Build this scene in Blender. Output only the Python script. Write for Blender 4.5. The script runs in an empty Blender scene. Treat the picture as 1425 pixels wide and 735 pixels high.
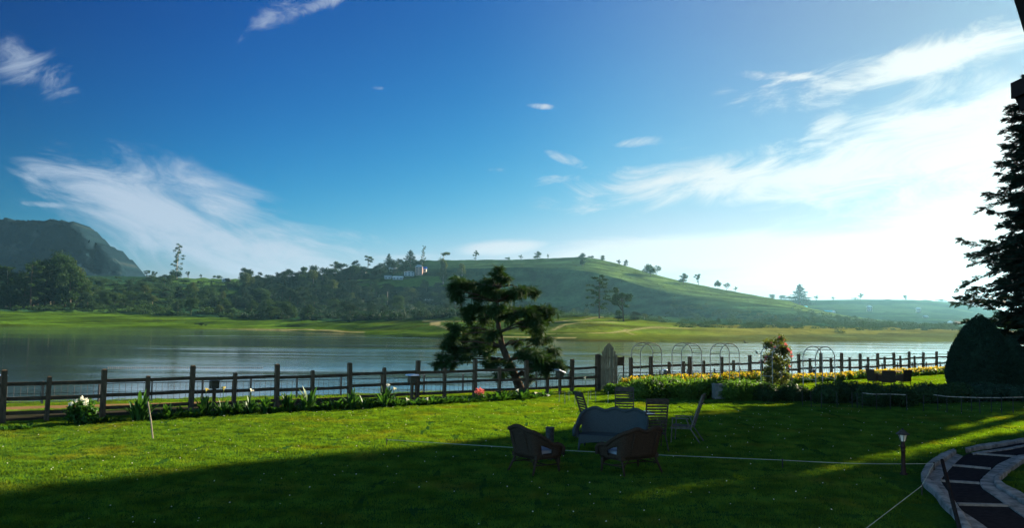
import bpy, math, random
import numpy as np
from mathutils import Vector, Matrix, noise as mnoise

R = math.radians
rng = np.random.default_rng(7)
random.seed(7)
scene = bpy.context.scene
col = scene.collection

# ------------------------------------------------------------------ camera
F = 1100.0
CX, CY = 712.5, 367.5
HC = 3.1
PITCH = math.atan((446.0 - CY) / F)
ROLL = R(0.6)
cam_data = bpy.data.cameras.new('camera')
cam_data.sensor_width = 36.0
cam_data.sensor_fit = 'HORIZONTAL'
cam_data.lens = 36.0 * F / 1425.0
cam_data.clip_start = 0.1
cam_data.clip_end = 20000
cam = bpy.data.objects.new('camera', cam_data)
col.objects.link(cam)
ROT = Matrix.Rotation(math.pi / 2 + PITCH, 3, 'X') @ Matrix.Rotation(ROLL, 3, 'Z')
cam.matrix_world = Matrix.Translation((0, 0, HC)) @ ROT.to_4x4()
scene.camera = cam

# ------------------------------------------------------------------ light
SUN_AZ, SUN_EL = R(47.0), R(16.0)        # azimuth measured from +Y towards +X
SUN = Vector((math.cos(SUN_EL) * math.sin(SUN_AZ), math.cos(SUN_EL) * math.cos(SUN_AZ), math.sin(SUN_EL)))
ld = bpy.data.lights.new('sun', 'SUN')
ld.energy = 5.0
ld.angle = R(0.55)
ld.color = (1.0, 0.88, 0.66)
lo = bpy.data.objects.new('sun', ld)
col.objects.link(lo)
lo.rotation_euler = (-SUN).to_track_quat('-Z', 'Y').to_euler()

scene.view_settings.view_transform = 'Standard'
scene.view_settings.look = 'None'
scene.view_settings.gamma = 1.0
scene.view_settings.use_curve_mapping = False
EXPOSURE = 2.4
scene.view_settings.exposure = EXPOSURE
SKY_STRENGTH = 0.05
scene.cycles.use_denoising = True
scene.cycles.max_bounces = 8
scene.cycles.transparent_max_bounces = 8
scene.cycles.volume_bounces = 0
scene.cycles.caustics_reflective = False
scene.cycles.caustics_refractive = False


class NT:
    """small helper to write node trees as expressions"""
    def __init__(s, tree):
        s.t = tree
        s.n = tree.nodes
        s.l = tree.links

    def node(s, typ, **kw):
        n = s.n.new(typ)
        for k, v in kw.items():
            setattr(n, k, v)
        return n

    def set(s, sock, v):
        if isinstance(v, bpy.types.NodeSocket):
            s.l.new(v, sock)
        else:
            sock.default_value = v

    def m(s, op, a, b=None, c=None, clamp=False):
        n = s.node('ShaderNodeMath', operation=op, use_clamp=clamp)
        s.set(n.inputs[0], a)
        if b is not None:
            s.set(n.inputs[1], b)
        if c is not None:
            s.set(n.inputs[2], c)
        return n.outputs[0]

    def mix(s, f, a, b, blend='MIX', clamp=False):
        n = s.node('ShaderNodeMix', data_type='RGBA', blend_type=blend)
        n.clamp_result = clamp
        s.set(n.inputs[0], f)
        s.set(n.inputs[6], a)
        s.set(n.inputs[7], b)
        return n.outputs[2]

    def noise(s, vec, scale, detail=4, rough=0.55, dist=0.0, typ='3D'):
        n = s.node('ShaderNodeTexNoise', noise_dimensions=typ)
        if vec is not None:
            s.l.new(vec, n.inputs['Vector'])
        n.inputs['Scale'].default_value = scale
        n.inputs['Detail'].default_value = detail
        n.inputs['Roughness'].default_value = rough
        n.inputs['Distortion'].default_value = dist
        return n.outputs['Fac']

    def ramp(s, f, stops):
        n = s.node('ShaderNodeValToRGB')
        while len(n.color_ramp.elements) < len(stops):
            n.color_ramp.elements.new(0.5)
        for e, (p, c) in zip(n.color_ramp.elements, stops):
            e.position = p
            e.color = (*c, 1) if len(c) == 3 else c
        s.set(n.inputs[0], f)
        return n.outputs[0]

    def maprange(s, v, a, b, c=0.0, d=1.0, smooth=True):
        n = s.node('ShaderNodeMapRange')
        n.interpolation_type = 'SMOOTHSTEP' if smooth else 'LINEAR'
        s.set(n.inputs['Value'], v)
        for nm, x in (('From Min', a), ('From Max', b), ('To Min', c), ('To Max', d)):
            s.set(n.inputs[nm], x)
        return n.outputs[0]

    def comb(s, x, y, z):
        n = s.node('ShaderNodeCombineXYZ')
        for i, v in enumerate((x, y, z)):
            s.set(n.inputs[i], v)
        return n.outputs[0]


# ------------------------------------------------------------------ sky
world = bpy.data.worlds.new('World')
scene.world = world
world.use_nodes = True
W = NT(world.node_tree)
W.n.clear()
tc = W.node('ShaderNodeTexCoord').outputs['Generated']
sep = W.node('ShaderNodeSeparateXYZ')
W.l.new(tc, sep.inputs[0])
dx, dy, dz = sep.outputs
az = W.m('ARCTAN2', dx, dy)
el = W.m('ARCSINE', dz)
sky = W.node('ShaderNodeTexSky', sky_type='NISHITA')
sky.sun_disc = False
sky.sun_elevation = SUN_EL
sky.sun_rotation = SUN_AZ
sky.altitude = 1800
sky.air_density = 1.0
sky.dust_density = 1.2
sky.ozone_density = 3.0
# angle to the sun
dot = W.node('ShaderNodeVectorMath', operation='DOT_PRODUCT')
W.l.new(tc, dot.inputs[0])
dot.inputs[1].default_value = SUN
sunang = W.m('ARCCOSINE', dot.outputs['Value'])

# deep, contrasty slide-film blue: every channel of the sky raised to a power, then softly limited
sks = W.node('ShaderNodeSeparateColor')
W.l.new(sky.outputs[0], sks.inputs[0])


tame = W.maprange(sunang, R(14), R(40), 0.58, 1.0)


def grade(ch, k, p, top):
    v = W.m('MULTIPLY', W.m('POWER', W.m('MULTIPLY', W.m('MULTIPLY', ch, tame), 0.05), p), k)
    v = W.m('SUBTRACT', 1.0, W.m('EXPONENT', W.m('MULTIPLY', v, -1.0)))
    return W.m('MULTIPLY', v, top)


skyn = W.node('ShaderNodeCombineColor')
for i_, (k_, p_, t_) in enumerate(((5900.0, 5.0, 0.56), (30.0, 2.3, 0.70), (13.5, 1.75, 0.78))):
    W.l.new(grade(sks.outputs[i_], k_, p_, t_), skyn.inputs[i_])
skyc = skyn.outputs[0]
def ang(px, py):
    d = ROT @ Vector(((px - CX) / F, (CY - py) / F, -1))
    d.normalize()
    return math.atan2(d.x, d.y), math.asin(d.z)


def blob(px, py, rx, ry, rot, amp):
    a0, e0 = ang(px, py)
    ra, re = rx / F, ry / F
    c, s_ = math.cos(R(rot)), math.sin(R(rot))
    da = W.m('SUBTRACT', az, a0)
    de = W.m('SUBTRACT', el, e0)
    u = W.m('ADD', W.m('MULTIPLY', da, c / ra), W.m('MULTIPLY', de, s_ / ra))
    v = W.m('ADD', W.m('MULTIPLY', da, -s_ / re), W.m('MULTIPLY', de, c / re))
    r2 = W.m('ADD', W.m('MULTIPLY', u, u), W.m('MULTIPLY', v, v))
    return W.m('MULTIPLY', W.m('EXPONENT', W.m('MULTIPLY', r2, -1.0)), amp)


def cloud_noise(rot, sx, sy, seed, detail=7, dist=0.6, rough=0.6):
    c, s_ = math.cos(R(rot)), math.sin(R(rot))
    u = W.m('ADD', W.m('MULTIPLY', az, c * sx), W.m('MULTIPLY', el, s_ * sx))
    v = W.m('ADD', W.m('MULTIPLY', az, -s_ * sy), W.m('MULTIPLY', el, c * sy))
    return W.noise(W.comb(u, v, seed), 1.0, detail, rough, dist)


def cloud_layer(blobs, nz, gain, thr, k):
    g = None
    for b in blobs:
        x = blob(*b)
        g = x if g is None else W.m('MAXIMUM', g, x)
    d = W.m('ADD', W.m('MULTIPLY', g, 1.0), W.m('MULTIPLY', W.m('SUBTRACT', nz, 0.5), gain))
    d = W.m('MULTIPLY', d, W.m('MINIMUM', W.m('MULTIPLY', g, 4.0), 1.0))
    return W.maprange(d, thr, thr + k)


left = cloud_layer([(240, 300, 150, 62, -14, 0.85), (330, 345, 190, 45, -6, 0.9), (190, 255, 80, 14, -14, 0.6),
                    (470, 345, 80, 26, 6, 0.5), (70, 285, 30, 5, 0, 0.6)],
                   cloud_noise(-15, 7, 27, 3.1, 9, 0.9, 0.66), 1.6, 0.18, 0.72)
puff = cloud_layer([(30, 88, 42, 36, 0, 0.8), (72, 108, 36, 28, -20, 0.7), (390, 20, 70, 20, 32, 0.8), (445, 5, 60, 12, 24, 0.8),
                    (345, 42, 20, 10, 40, 0.5)],
                   cloud_noise(24, 14, 30, 9.7, 9, 1.0, 0.7), 2.0, 0.38, 0.8)
right = cloud_layer([(1290, 85, 200, 26, 8, 0.95), (1120, 108, 80, 9, -8, 0.7), (1000, 255, 210, 36, 4, 0.98), (900, 268, 110, 16, -6, 0.8), (1190, 235, 200, 52, 10, 0.95),
                     (1340, 195, 190, 75, 10, 1.0), (1440, 260, 260, 110, 8, 0.95), (905, 197, 70, 9, 2, 0.44), (960, 205, 70, 7, 4, 0.42), (790, 222, 40, 10, -20, 0.42),
                     (765, 252, 34, 8, 10, 0.55), (755, 148, 30, 5, -4, 0.40), (1005, 127, 26, 6, 4, 0.5), (525, 122, 14, 4, 0, 0.5),
                     (1150, 178, 40, 14, 20, 0.7), (690, 236, 16, 4, 0, 0.4), (1600, 120, 240, 60, 6, 0.9), (495, 178, 30, 6, -20, 0.35)],
                    cloud_noise(9, 8, 24, 21.3, 9, 0.9, 0.66), 2.0, 0.26, 0.75)
bank = cloud_layer([(1060, 352, 420, 34, 1, 1.0), (700, 345, 90, 16, 4, 0.85), (1350, 360, 420, 60, 2, 1.1), (560, 358, 90, 9, 2, 0.6), (1800, 330, 420, 90, 0, 1.0)],
                   cloud_noise(2, 5, 26, 33.0, 7, 0.7), 0.9, 0.34, 0.4)
cl = W.m('MAXIMUM', W.m('MULTIPLY', left, 0.88), W.m('MULTIPLY', puff, 0.62))
cl = W.m('MAXIMUM', cl, W.m('MULTIPLY', right, 0.93))
cl = W.m('MAXIMUM', cl, W.m('MULTIPLY', bank, 0.95))
deep = W.maprange(sunang, R(92), R(60), 0.48, 1.0)               # the sky deepens away from the sun
skyc = W.mix(1.0, skyc, W.comb(deep, deep, deep), 'MULTIPLY')
veil = W.m('MULTIPLY', W.maprange(sunang, R(50), R(12)), 0.30)      # thin high veil near the sun
near = W.maprange(sunang, R(75), R(15), 0.0, 1.0)
ccol = W.mix(near, (0.52, 0.62, 0.76, 1), (0.86, 0.84, 0.80, 1))
skyv = W.mix(veil, skyc, (0.72, 0.72, 0.70, 1))
skyf = W.mix(cl, skyv, ccol)
# unseen bright blue cloud bank behind the camera, added to lift the lawn shade
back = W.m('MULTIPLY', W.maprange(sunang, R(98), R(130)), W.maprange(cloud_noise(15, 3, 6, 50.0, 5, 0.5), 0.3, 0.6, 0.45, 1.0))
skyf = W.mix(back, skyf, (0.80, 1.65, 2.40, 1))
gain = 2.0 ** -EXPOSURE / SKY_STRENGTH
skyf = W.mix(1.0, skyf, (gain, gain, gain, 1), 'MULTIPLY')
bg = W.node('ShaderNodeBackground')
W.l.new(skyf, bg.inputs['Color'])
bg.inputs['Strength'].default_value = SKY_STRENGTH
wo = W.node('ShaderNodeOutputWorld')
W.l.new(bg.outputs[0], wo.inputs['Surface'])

# ------------------------------------------------------------------ pixel helpers and ground
def ray(px, py):
    return ROT @ Vector(((px - CX) / F, (CY - py) / F, -1))


def P(px, py, Y):
    d = ray(px, py)
    return Vector((0, 0, HC)) + d * (Y / d.y)


FA = P(145, 579, 25.3)
FB = P(1320, 517, 60.0)
FU = Vector((FB.x - FA.x, FB.y - FA.y)).normalized()
FN = Vector((-FU.y, FU.x))
WATER = -1.2


def uq(x, y):
    return (x - FA.x) * FU.x + (y - FA.y) * FU.y, (x - FA.x) * FN.x + (y - FA.y) * FN.y


def xy(u, q):
    return FA.x + FU.x * u + FN.x * q, FA.y + FU.y * u + FN.y * q


def lf(u):
    return np.interp(u, [-60, 3, 26, 50, 75, 200], [36, 15.4, 9.7, 5.5, 4.6, 4.6])


def qw(u):
    return lf(u) + np.interp(u, [0, 30, 60], [2.9, 1.9, 1.2])


def lawn_z(y):
    return -0.0105 * max(0.0, min(y, 110.0) - 14)


def zg(x, y):
    u, q = uq(x, y)
    z = lawn_z(y)
    w = float(qw(u))
    if q > 0:
        s = min(1.0, q / w)
        s = s * s * (3 - 2 * s)
        z = z * (1 - s) + (WATER - 0.03) * s
        if q > w:
            z = max(-4.0, WATER - 0.03 - 0.18 * (q - w))
    if z > WATER:
        z += 0.03 * mnoise.noise(Vector((x * 0.13, y * 0.13, 2.0))) + 0.012 * mnoise.noise(Vector((x * 0.6, y * 0.6, 5.0)))
    return z


def G(px, py):
    d = ray(px, py)
    z = 0.0
    p = None
    for _ in range(14):
        t = (z - HC) / d.z
        p = Vector((d.x * t, d.y * t, HC + d.z * t))
        z = 0.5 * z + 0.5 * zg(p.x, p.y)
    return Vector((p.x, p.y, zg(p.x, p.y)))


def fence_at(px, q=0.0):
    a = ray(px, 500)
    k = a.x / a.y
    ax, ay = xy(0, q)
    t = (k * ay - ax) / (FU.x - k * FU.y)
    return ax + FU.x * t, ay + FU.y * t


def upx(px):
    x, y = fence_at(px)
    return uq(x, y)[0]


def scale_at(Y):
    return Y / F


# ------------------------------------------------------------------ mesh builder
class MB:
    def __init__(s):
        s.v, s.f, s.n = [], [], 0

    def add(s, V, Fc, mat=0):
        V = np.asarray(V, float).reshape(-1, 3)
        Fc = np.asarray(Fc, int)
        if len(Fc) == 0:
            return
        s.v.append(V)
        s.f.append((Fc + s.n, mat))
        s.n += len(V)

    def box(s, c, size, M=None, mat=0, taper=1.0):
        x, y, z = size[0] / 2, size[1] / 2, size[2] / 2
        t = taper
        V = np.array([(-x, -y, -z), (x, -y, -z), (x, y, -z), (-x, y, -z), (-x * t, -y * t, z), (x * t, -y * t, z), (x * t, y * t, z), (-x * t, y * t, z)])
        if M is not None:
            V = V @ np.array(M.to_3x3()).T
        s.add(V + np.array(c), [(0, 3, 2, 1), (4, 5, 6, 7), (0, 1, 5, 4), (1, 2, 6, 5), (2, 3, 7, 6), (3, 0, 4, 7)], mat)

    def beam(s, a, b, w, h, mat=0, up=(0, 0, 1)):
        a, b = Vector(a), Vector(b)
        d = b - a
        L = d.length
        d.normalize()
        up = Vector(up)
        if abs(d.dot(up)) > 0.98:
            up = Vector((1, 0, 0))
        side = d.cross(up).normalized()
        u2 = side.cross(d)
        M = Matrix((d, side, u2)).transposed()
        s.box((a + b) / 2, (L, w, h), M, mat)

    def tube(s, pts, rad, n=8, mat=0, cap=True):
        pts = [Vector(p) for p in pts]
        if not hasattr(rad, '__len__'):
            rad = [rad] * len(pts)
        V = []
        prev = None
        for i, p in enumerate(pts):
            d = (pts[min(i + 1, len(pts) - 1)] - pts[max(i - 1, 0)])
            d.normalize()
            if prev is None:
                a = Vector((0, 0, 1)) if abs(d.z) < 0.9 else Vector((1, 0, 0))
                prev = d.cross(a).normalized()
            sd = (prev - d * prev.dot(d)).normalized()
            prev = sd
            up = d.cross(sd)
            for k in range(n):
                t = 2 * math.pi * k / n
                V.append(p + (sd * math.cos(t) + up * math.sin(t)) * rad[i])
        Fc = []
        for i in range(len(pts) - 1):
            for k in range(n):
                k2 = (k + 1) % n
                Fc.append((i * n + k, i * n + k2, (i + 1) * n + k2, (i + 1) * n + k))
        s.add(V, Fc, mat)
        if cap:
            base = s.n - len(V)
            for r0, fl in ((0, True), ((len(pts) - 1) * n, False)):
                poly = [base + r0 + k for k in range(n)]
                if fl:
                    poly.reverse()
                s.f.append((np.array([poly]), mat))

    def lathe(s, prof, c=(0, 0, 0), n=16, mat=0, M=None):
        V, Fc = [], []
        for r, z in prof:
            for k in range(n):
                t = 2 * math.pi * k / n
                V.append((r * math.cos(t), r * math.sin(t), z))
        for i in range(len(prof) - 1):
            for k in range(n):
                k2 = (k + 1) % n
                Fc.append((i * n + k, i * n + k2, (i + 1) * n + k2, (i + 1) * n + k))
        V = np.array(V)
        if M is not None:
            V = V @ np.array(M.to_3x3()).T
        s.add(V + np.array(c), Fc, mat)

    def grid(s, V, nu, nv, mat=0):
        """V row-major nu x nv"""
        i = np.arange(nu - 1)[:, None]
        j = np.arange(nv - 1)[None, :]
        a = i * nv + j
        Fc = np.stack([a, a + nv, a + nv + 1, a + 1], -1).reshape(-1, 4)
        s.add(V, Fc, mat)

    def inst(s, TV, TF, Rm, T, S, mat=0):
        """place a template (TV,TF) many times"""
        N = len(T)
        V = np.einsum('nij,kj->nki', Rm, TV) * np.asarray(S).reshape(N, -1)[:, None, :1] + T[:, None, :]
        Fc = (TF[None] + (np.arange(N) * len(TV))[:, None, None]).reshape(-1, TF.shape[1])
        s.add(V.reshape(-1, 3), Fc, mat)

    def mesh(s, name, mats, smooth=False):
        V = np.concatenate(s.v) if s.v else np.zeros((0, 3))
        loops = np.concatenate([f.ravel() for f, _ in s.f])
        tot = np.concatenate([np.full(len(f), f.shape[1]) for f, _ in s.f])
        mi = np.concatenate([np.full(len(f), m) for f, m in s.f])
        start = np.concatenate([[0], np.cumsum(tot)[:-1]])
        me = bpy.data.meshes.new(name)
        me.vertices.add(len(V))
        me.vertices.foreach_set('co', V.ravel().astype(np.float32))
        me.loops.add(len(loops))
        me.loops.foreach_set('vertex_index', loops.astype(np.int32))
        me.polygons.add(len(tot))
        me.polygons.foreach_set('loop_start', start.astype(np.int32))
        me.polygons.foreach_set('loop_total', tot.astype(np.int32))
        me.polygons.foreach_set('material_index', mi.astype(np.int32))
        me.polygons.foreach_set('use_smooth', np.full(len(tot), smooth))
        for m in (mats if isinstance(mats, (list, tuple)) else [mats]):
            me.materials.append(m)
        me.update(calc_edges=True)
        me.validate()
        return me

    def build(s, name, mats, parent=None, smooth=False, loc=None):
        o = bpy.data.objects.new(name, s.mesh(name, mats, smooth))
        col.objects.link(o)
        if parent is not None:
            o.parent = parent
        if loc is not None:
            o.location = loc
        return o


def tag(o, label=None, cat=None, group=None, kind=None):
    if label:
        o['label'] = label
    if cat:
        o['category'] = cat
    if group:
        o['group'] = group
    if kind:
        o['kind'] = kind
    return o


def empty(name, loc, rz=0.0, label=None, cat=None, group=None):
    o = bpy.data.objects.new(name, None)
    o.empty_display_size = 0.3
    col.objects.link(o)
    o.location = loc
    o.rotation_euler = (0, 0, rz)
    return tag(o, label, cat, group)


def copy_tree(o, parent=None):
    c = o.copy()
    col.objects.link(c)
    if parent is not None:
        c.parent = parent
    for ch in list(o.children):
        copy_tree(ch, c)
    return c


def frames(d, roll=None):
    """rotation matrices whose local X axis is d (Nx3)"""
    d = d / np.linalg.norm(d, axis=1, keepdims=True)
    up = np.tile(np.array([0, 0, 1.0]), (len(d), 1))
    bad = np.abs(d[:, 2]) > 0.97
    up[bad] = (1, 0, 0)
    s = np.cross(up, d)
    s /= np.linalg.norm(s, axis=1, keepdims=True)
    u = np.cross(d, s)
    if roll is not None:
        c, sn = np.cos(roll)[:, None], np.sin(roll)[:, None]
        s, u = s * c + u * sn, u * c - s * sn
    return np.stack([d, s, u], -1)


def rand_dirs(n):
    d = rng.normal(size=(n, 3))
    return d / np.linalg.norm(d, axis=1, keepdims=True)


def rhombs(n, length, width, spread=0.5):
    """template: n random rhombic leaves in a unit ball"""
    V, Fc = [], []
    for k in range(n):
        c = rng.normal(size=3) * spread * 0.5
        a = rand_dirs(1)[0]
        b = np.cross(a, rand_dirs(1)[0])
        b /= np.linalg.norm(b)
        V += [c - a * length / 2, c + b * width / 2, c + a * length / 2, c - b * width / 2]
        Fc.append([4 * k, 4 * k + 1, 4 * k + 2, 4 * k + 3])
    return np.array(V), np.array(Fc)


def frond(n, droop=0.15, width=0.33, lw=0.09):
    """template: flat feathery spray along +X, length 1"""
    V, Fc = [], []

    def leaf(p, d, L, w):
        d = np.array(d) / np.linalg.norm(d)
        sd = np.cross(d, (0, 0, 1.0))
        sd /= np.linalg.norm(sd)
        i = len(V)
        V.extend([p, p + d * L * 0.45 + sd * w, p + d * L, p + d * L * 0.45 - sd * w])
        Fc.append([i, i + 1, i + 2, i + 3])
    for k in range(n):
        t = (k + 0.3) / n
        p = np.array([t * 0.8, 0, -droop * t * t])
        L = width * (1.15 - 0.75 * t)
        for sg in (-1, 1):
            leaf(p, (0.8, sg * 0.75, -0.25 + 0.3 * rng.random()), L * (0.8 + 0.4 * rng.random()), lw * (0.7 + 0.5 * rng.random()))
    leaf(np.array([0.7, 0, -droop * 0.5]), (1, 0, -0.2), 0.34, lw)
    return np.array(V), np.array(Fc)


# ------------------------------------------------------------------ materials
MATS = {}


def mat_simple(name, c1, c2=None, rough=0.8, scale=6.0, bump=0.0, bscale=None, metallic=0.0, spec=0.0, stretch=None, detail=5):
    m = bpy.data.materials.new(name)
    m.use_nodes = True
    t = NT(m.node_tree)
    b = t.n['Principled BSDF']
    b.inputs['Roughness'].default_value = rough
    b.inputs['Metallic'].default_value = metallic
    b.inputs['Specular IOR Level'].default_value = spec
    co = t.node('ShaderNodeTexCoord').outputs['Object']
    if stretch:
        mp = t.node('ShaderNodeMapping')
        mp.inputs['Scale'].default_value = stretch
        t.l.new(co, mp.inputs[0])
        co = mp.outputs[0]
    if c2 is None:
        c2 = tuple(x * 0.6 for x in c1)
    f = t.noise(co, scale, detail, 0.6)
    f = t.maprange(f, 0.3, 0.7)
    t.l.new(t.mix(f, (*c1, 1), (*c2, 1)), b.inputs['Base Color'])
    if bump:
        bn = t.node('ShaderNodeBump')
        bn.inputs['Strength'].default_value = bump
        bn.inputs['Distance'].default_value = 0.02
        t.l.new(t.noise(co, bscale or scale * 4, 4, 0.6), bn.inputs['Height'])
        t.l.new(bn.outputs[0], b.inputs['Normal'])
    MATS[name] = m
    return m


def mat_leaf(name, c1, c2, trans=0.35, rough=0.6, tcol=None, spec=0.08, patches=False):
    m = bpy.data.materials.new(name)
    m.use_nodes = True
    t = NT(m.node_tree)
    b = t.n['Principled BSDF']
    out = t.n['Material Output']
    g = t.node('ShaderNodeNewGeometry')
    rnd = g.outputs['Random Per Island']
    pos = g.outputs['Position']
    f = t.m('ADD', t.m('MULTIPLY', rnd, 0.6), t.m('MULTIPLY', t.noise(pos, 0.9, 3), 0.5), clamp=True)
    c = t.mix(f, (*c1, 1), (*c2, 1))
    if patches:                                   # thinner, drier and lusher patches of turf
        c = t.mix(t.maprange(t.noise(pos, 0.45, 5, 0.65), 0.5, 0.72), c, (0.075, 0.105, 0.028, 1))
        k = t.maprange(t.noise(pos, 1.3, 4, 0.6), 0.3, 0.7, 0.62, 1.2)
        c = t.mix(1.0, c, t.comb(k, k, k), 'MULTIPLY')
    b.inputs['Roughness'].default_value = rough
    b.inputs['Specular IOR Level'].default_value = spec
    t.l.new(c, b.inputs['Base Color'])
    tr = t.node('ShaderNodeBsdfTranslucent')
    tint = tcol or (1.5, 1.6, 0.5)
    t.l.new(t.mix(1.0, c, (*tint, 1), 'MULTIPLY'), tr.inputs['Color'])
    ms = t.node('ShaderNodeMixShader')
    ms.inputs[0].default_value = trans
    t.l.new(b.outputs[0], ms.inputs[1])
    t.l.new(tr.outputs[0], ms.inputs[2])
    t.l.new(ms.outputs[0], out.inputs['Surface'])
    MATS[name] = m
    return m


M_post = mat_simple('weathered_timber', (0.070, 0.050, 0.034), (0.13, 0.092, 0.062), 0.85, 5, 0.4, 30, stretch=(3, 3, 0.6))
M_rail = mat_simple('dark_timber_rail', (0.052, 0.037, 0.026), (0.095, 0.068, 0.046), 0.85, 4, 0.4, 24)
M_gate = mat_simple('pale_picket_timber', (0.30, 0.25, 0.17), (0.15, 0.12, 0.08), 0.85, 4, 0.5, 20, stretch=(6, 6, 0.5))
M_metal = mat_simple('dark_painted_metal', (0.03, 0.032, 0.035), (0.05, 0.05, 0.05), 0.5, 20, metallic=0.3)
M_arch = mat_simple('grey_galvanised_tube', (0.30, 0.29, 0.27), (0.16, 0.145, 0.13), 0.6, 8, metallic=0.0)
M_wicker_grey = mat_simple('grey_wicker', (0.050, 0.066, 0.074), (0.032, 0.043, 0.049), 0.7, 60, 1.0, 90)
M_wicker_dark = mat_simple('dark_brown_wicker', (0.058, 0.042, 0.031), (0.030, 0.023, 0.018), 0.6, 60, 1.0, 90)
M_weave = mat_simple('open_wicker_weave', (0.034, 0.045, 0.052), (0.048, 0.062, 0.070), 0.7, 48, 1.0, 60, stretch=(1.6, 1.6, 0.7))
M_cushion = mat_simple('pale_blue_cushion', (0.22, 0.24, 0.28), (0.18, 0.20, 0.24), 0.9, 30, 0.2)
M_slat = mat_simple('dark_teak_slats', (0.060, 0.055, 0.048), (0.035, 0.03, 0.027), 0.7, 12, 0.2, 50)
M_slat_grey = mat_simple('grey_weathered_slats', (0.10, 0.10, 0.095), (0.06, 0.06, 0.055), 0.7, 12, 0.2, 50)
M_white = mat_simple('white_laminate', (0.78, 0.79, 0.80), (0.70, 0.71, 0.73), 0.35, 10, spec=0.5)
M_step = mat_simple('grey_step_stone', (0.17, 0.18, 0.19), (0.10, 0.11, 0.12), 0.85, 9, 0.6, 30)
M_stone = mat_simple('pale_rough_stone', (0.22, 0.23, 0.24), (0.085, 0.095, 0.10), 0.85, 4, 1.0, 22)
M_tread = mat_simple('dark_paving', (0.012, 0.013, 0.016), (0.020, 0.020, 0.024), 0.8, 9, 0.4, 50)
M_soil = mat_simple('bed_soil', (0.020, 0.016, 0.010), (0.045, 0.034, 0.020), 0.95, 3, 1.0, 25)
M_verge = mat_simple('grey_earth_verge', (0.034, 0.028, 0.022), (0.016, 0.020, 0.010), 0.95, 1.3, 0.8, 14)
M_dirt = mat_simple('earth_path', (0.17, 0.098, 0.048), (0.11, 0.068, 0.034), 0.95, 1.1, 0.6, 12)
M_cap = mat_simple('pale_blue_cap', (0.40, 0.47, 0.60), (0.30, 0.37, 0.50), 0.35, 8, spec=0.5)
M_lampbox = mat_simple('lamp_box_timber', (0.10, 0.085, 0.06), (0.06, 0.05, 0.038), 0.8, 9)
M_rope = mat_simple('pale_cord', (0.26, 0.31, 0.29), (0.20, 0.24, 0.22), 0.8, 40)
M_glass = mat_simple('frosted_lamp_glass', (0.62, 0.62, 0.55), (0.5, 0.5, 0.45), 0.25, 6, spec=0.5)
M_bark = mat_simple('bark', (0.085, 0.062, 0.045), (0.045, 0.034, 0.026), 0.95, 5, 0.9, 16, stretch=(3, 3, 0.7))
M_barkpale = mat_simple('pale_bark', (0.26, 0.22, 0.17), (0.16, 0.13, 0.10), 0.9, 3)
M_barkfar = mat_simple('far_bark', (0.07, 0.055, 0.042), (0.05, 0.04, 0.03), 0.9, 2)
M_wall = mat_simple('hotel_render', (0.42, 0.40, 0.36), (0.34, 0.32, 0.29), 0.9, 2, 0.3, 40)
M_beam = mat_simple('black_stained_timber', (0.020, 0.016, 0.016), (0.03, 0.022, 0.02), 0.75, 8, 0.3)
M_roof = mat_simple('dark_roof_tiles', (0.05, 0.035, 0.03), (0.035, 0.028, 0.026), 0.85, 5, 0.6, 14)

L_cyp = mat_leaf('cypress_foliage', (0.008, 0.030, 0.011), (0.026, 0.062, 0.016), 0.18, 0.75, (1.9, 1.6, 0.4))
L_con = mat_leaf('conifer_foliage', (0.008, 0.020, 0.015), (0.018, 0.036, 0.022), 0.10, 0.75)
L_top = mat_leaf('topiary_foliage', (0.008, 0.022, 0.016), (0.018, 0.040, 0.024), 0.08, 0.7)
L_hedge = mat_leaf('hedge_foliage', (0.026, 0.065, 0.014), (0.070, 0.130, 0.022), 0.45, 0.6)
L_hedge2 = mat_leaf('dark_shrub_foliage', (0.010, 0.026, 0.014), (0.028, 0.055, 0.020), 0.22, 0.6)
L_lily = mat_leaf('lily_foliage', (0.016, 0.050, 0.016), (0.045, 0.11, 0.02), 0.34, 0.4)
L_far = mat_leaf('far_foliage', (0.010, 0.028, 0.014), (0.024, 0.050, 0.018), 0.25, 0.8)
L_far2 = mat_leaf('far_foliage_olive', (0.024, 0.042, 0.014), (0.050, 0.066, 0.022), 0.28, 0.8)
L_fardark = mat_leaf('far_foliage_dark', (0.006, 0.019, 0.014), (0.013, 0.032, 0.018), 0.18, 0.8)
L_rose = mat_leaf('rose_foliage', (0.040, 0.056, 0.022), (0.078, 0.086, 0.034), 0.42, 0.6)
L_yel = mat_leaf('yellow_flowers', (0.46, 0.31, 0.012), (0.62, 0.46, 0.03), 0.4, 0.7, (1.0, 0.9, 0.5))
L_wht = mat_leaf('white_petals', (0.75, 0.73, 0.62), (0.85, 0.82, 0.75), 0.4, 0.6, (1, 1, 0.9))
L_cream = mat_leaf('cream_yellow_petals', (0.75, 0.62, 0.22), (0.8, 0.7, 0.35), 0.4, 0.6, (1, 1, 0.7))
L_red = mat_leaf('pink_red_petals', (0.50, 0.06, 0.07), (0.62, 0.22, 0.2), 0.4, 0.6, (1, 0.8, 0.7))
L_grass = mat_leaf('lawn_grass', (0.012, 0.074, 0.030), (0.072, 0.136, 0.018), 0.45, 0.6, (2.5, 1.85, 0.10), 0.0, True)

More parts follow.
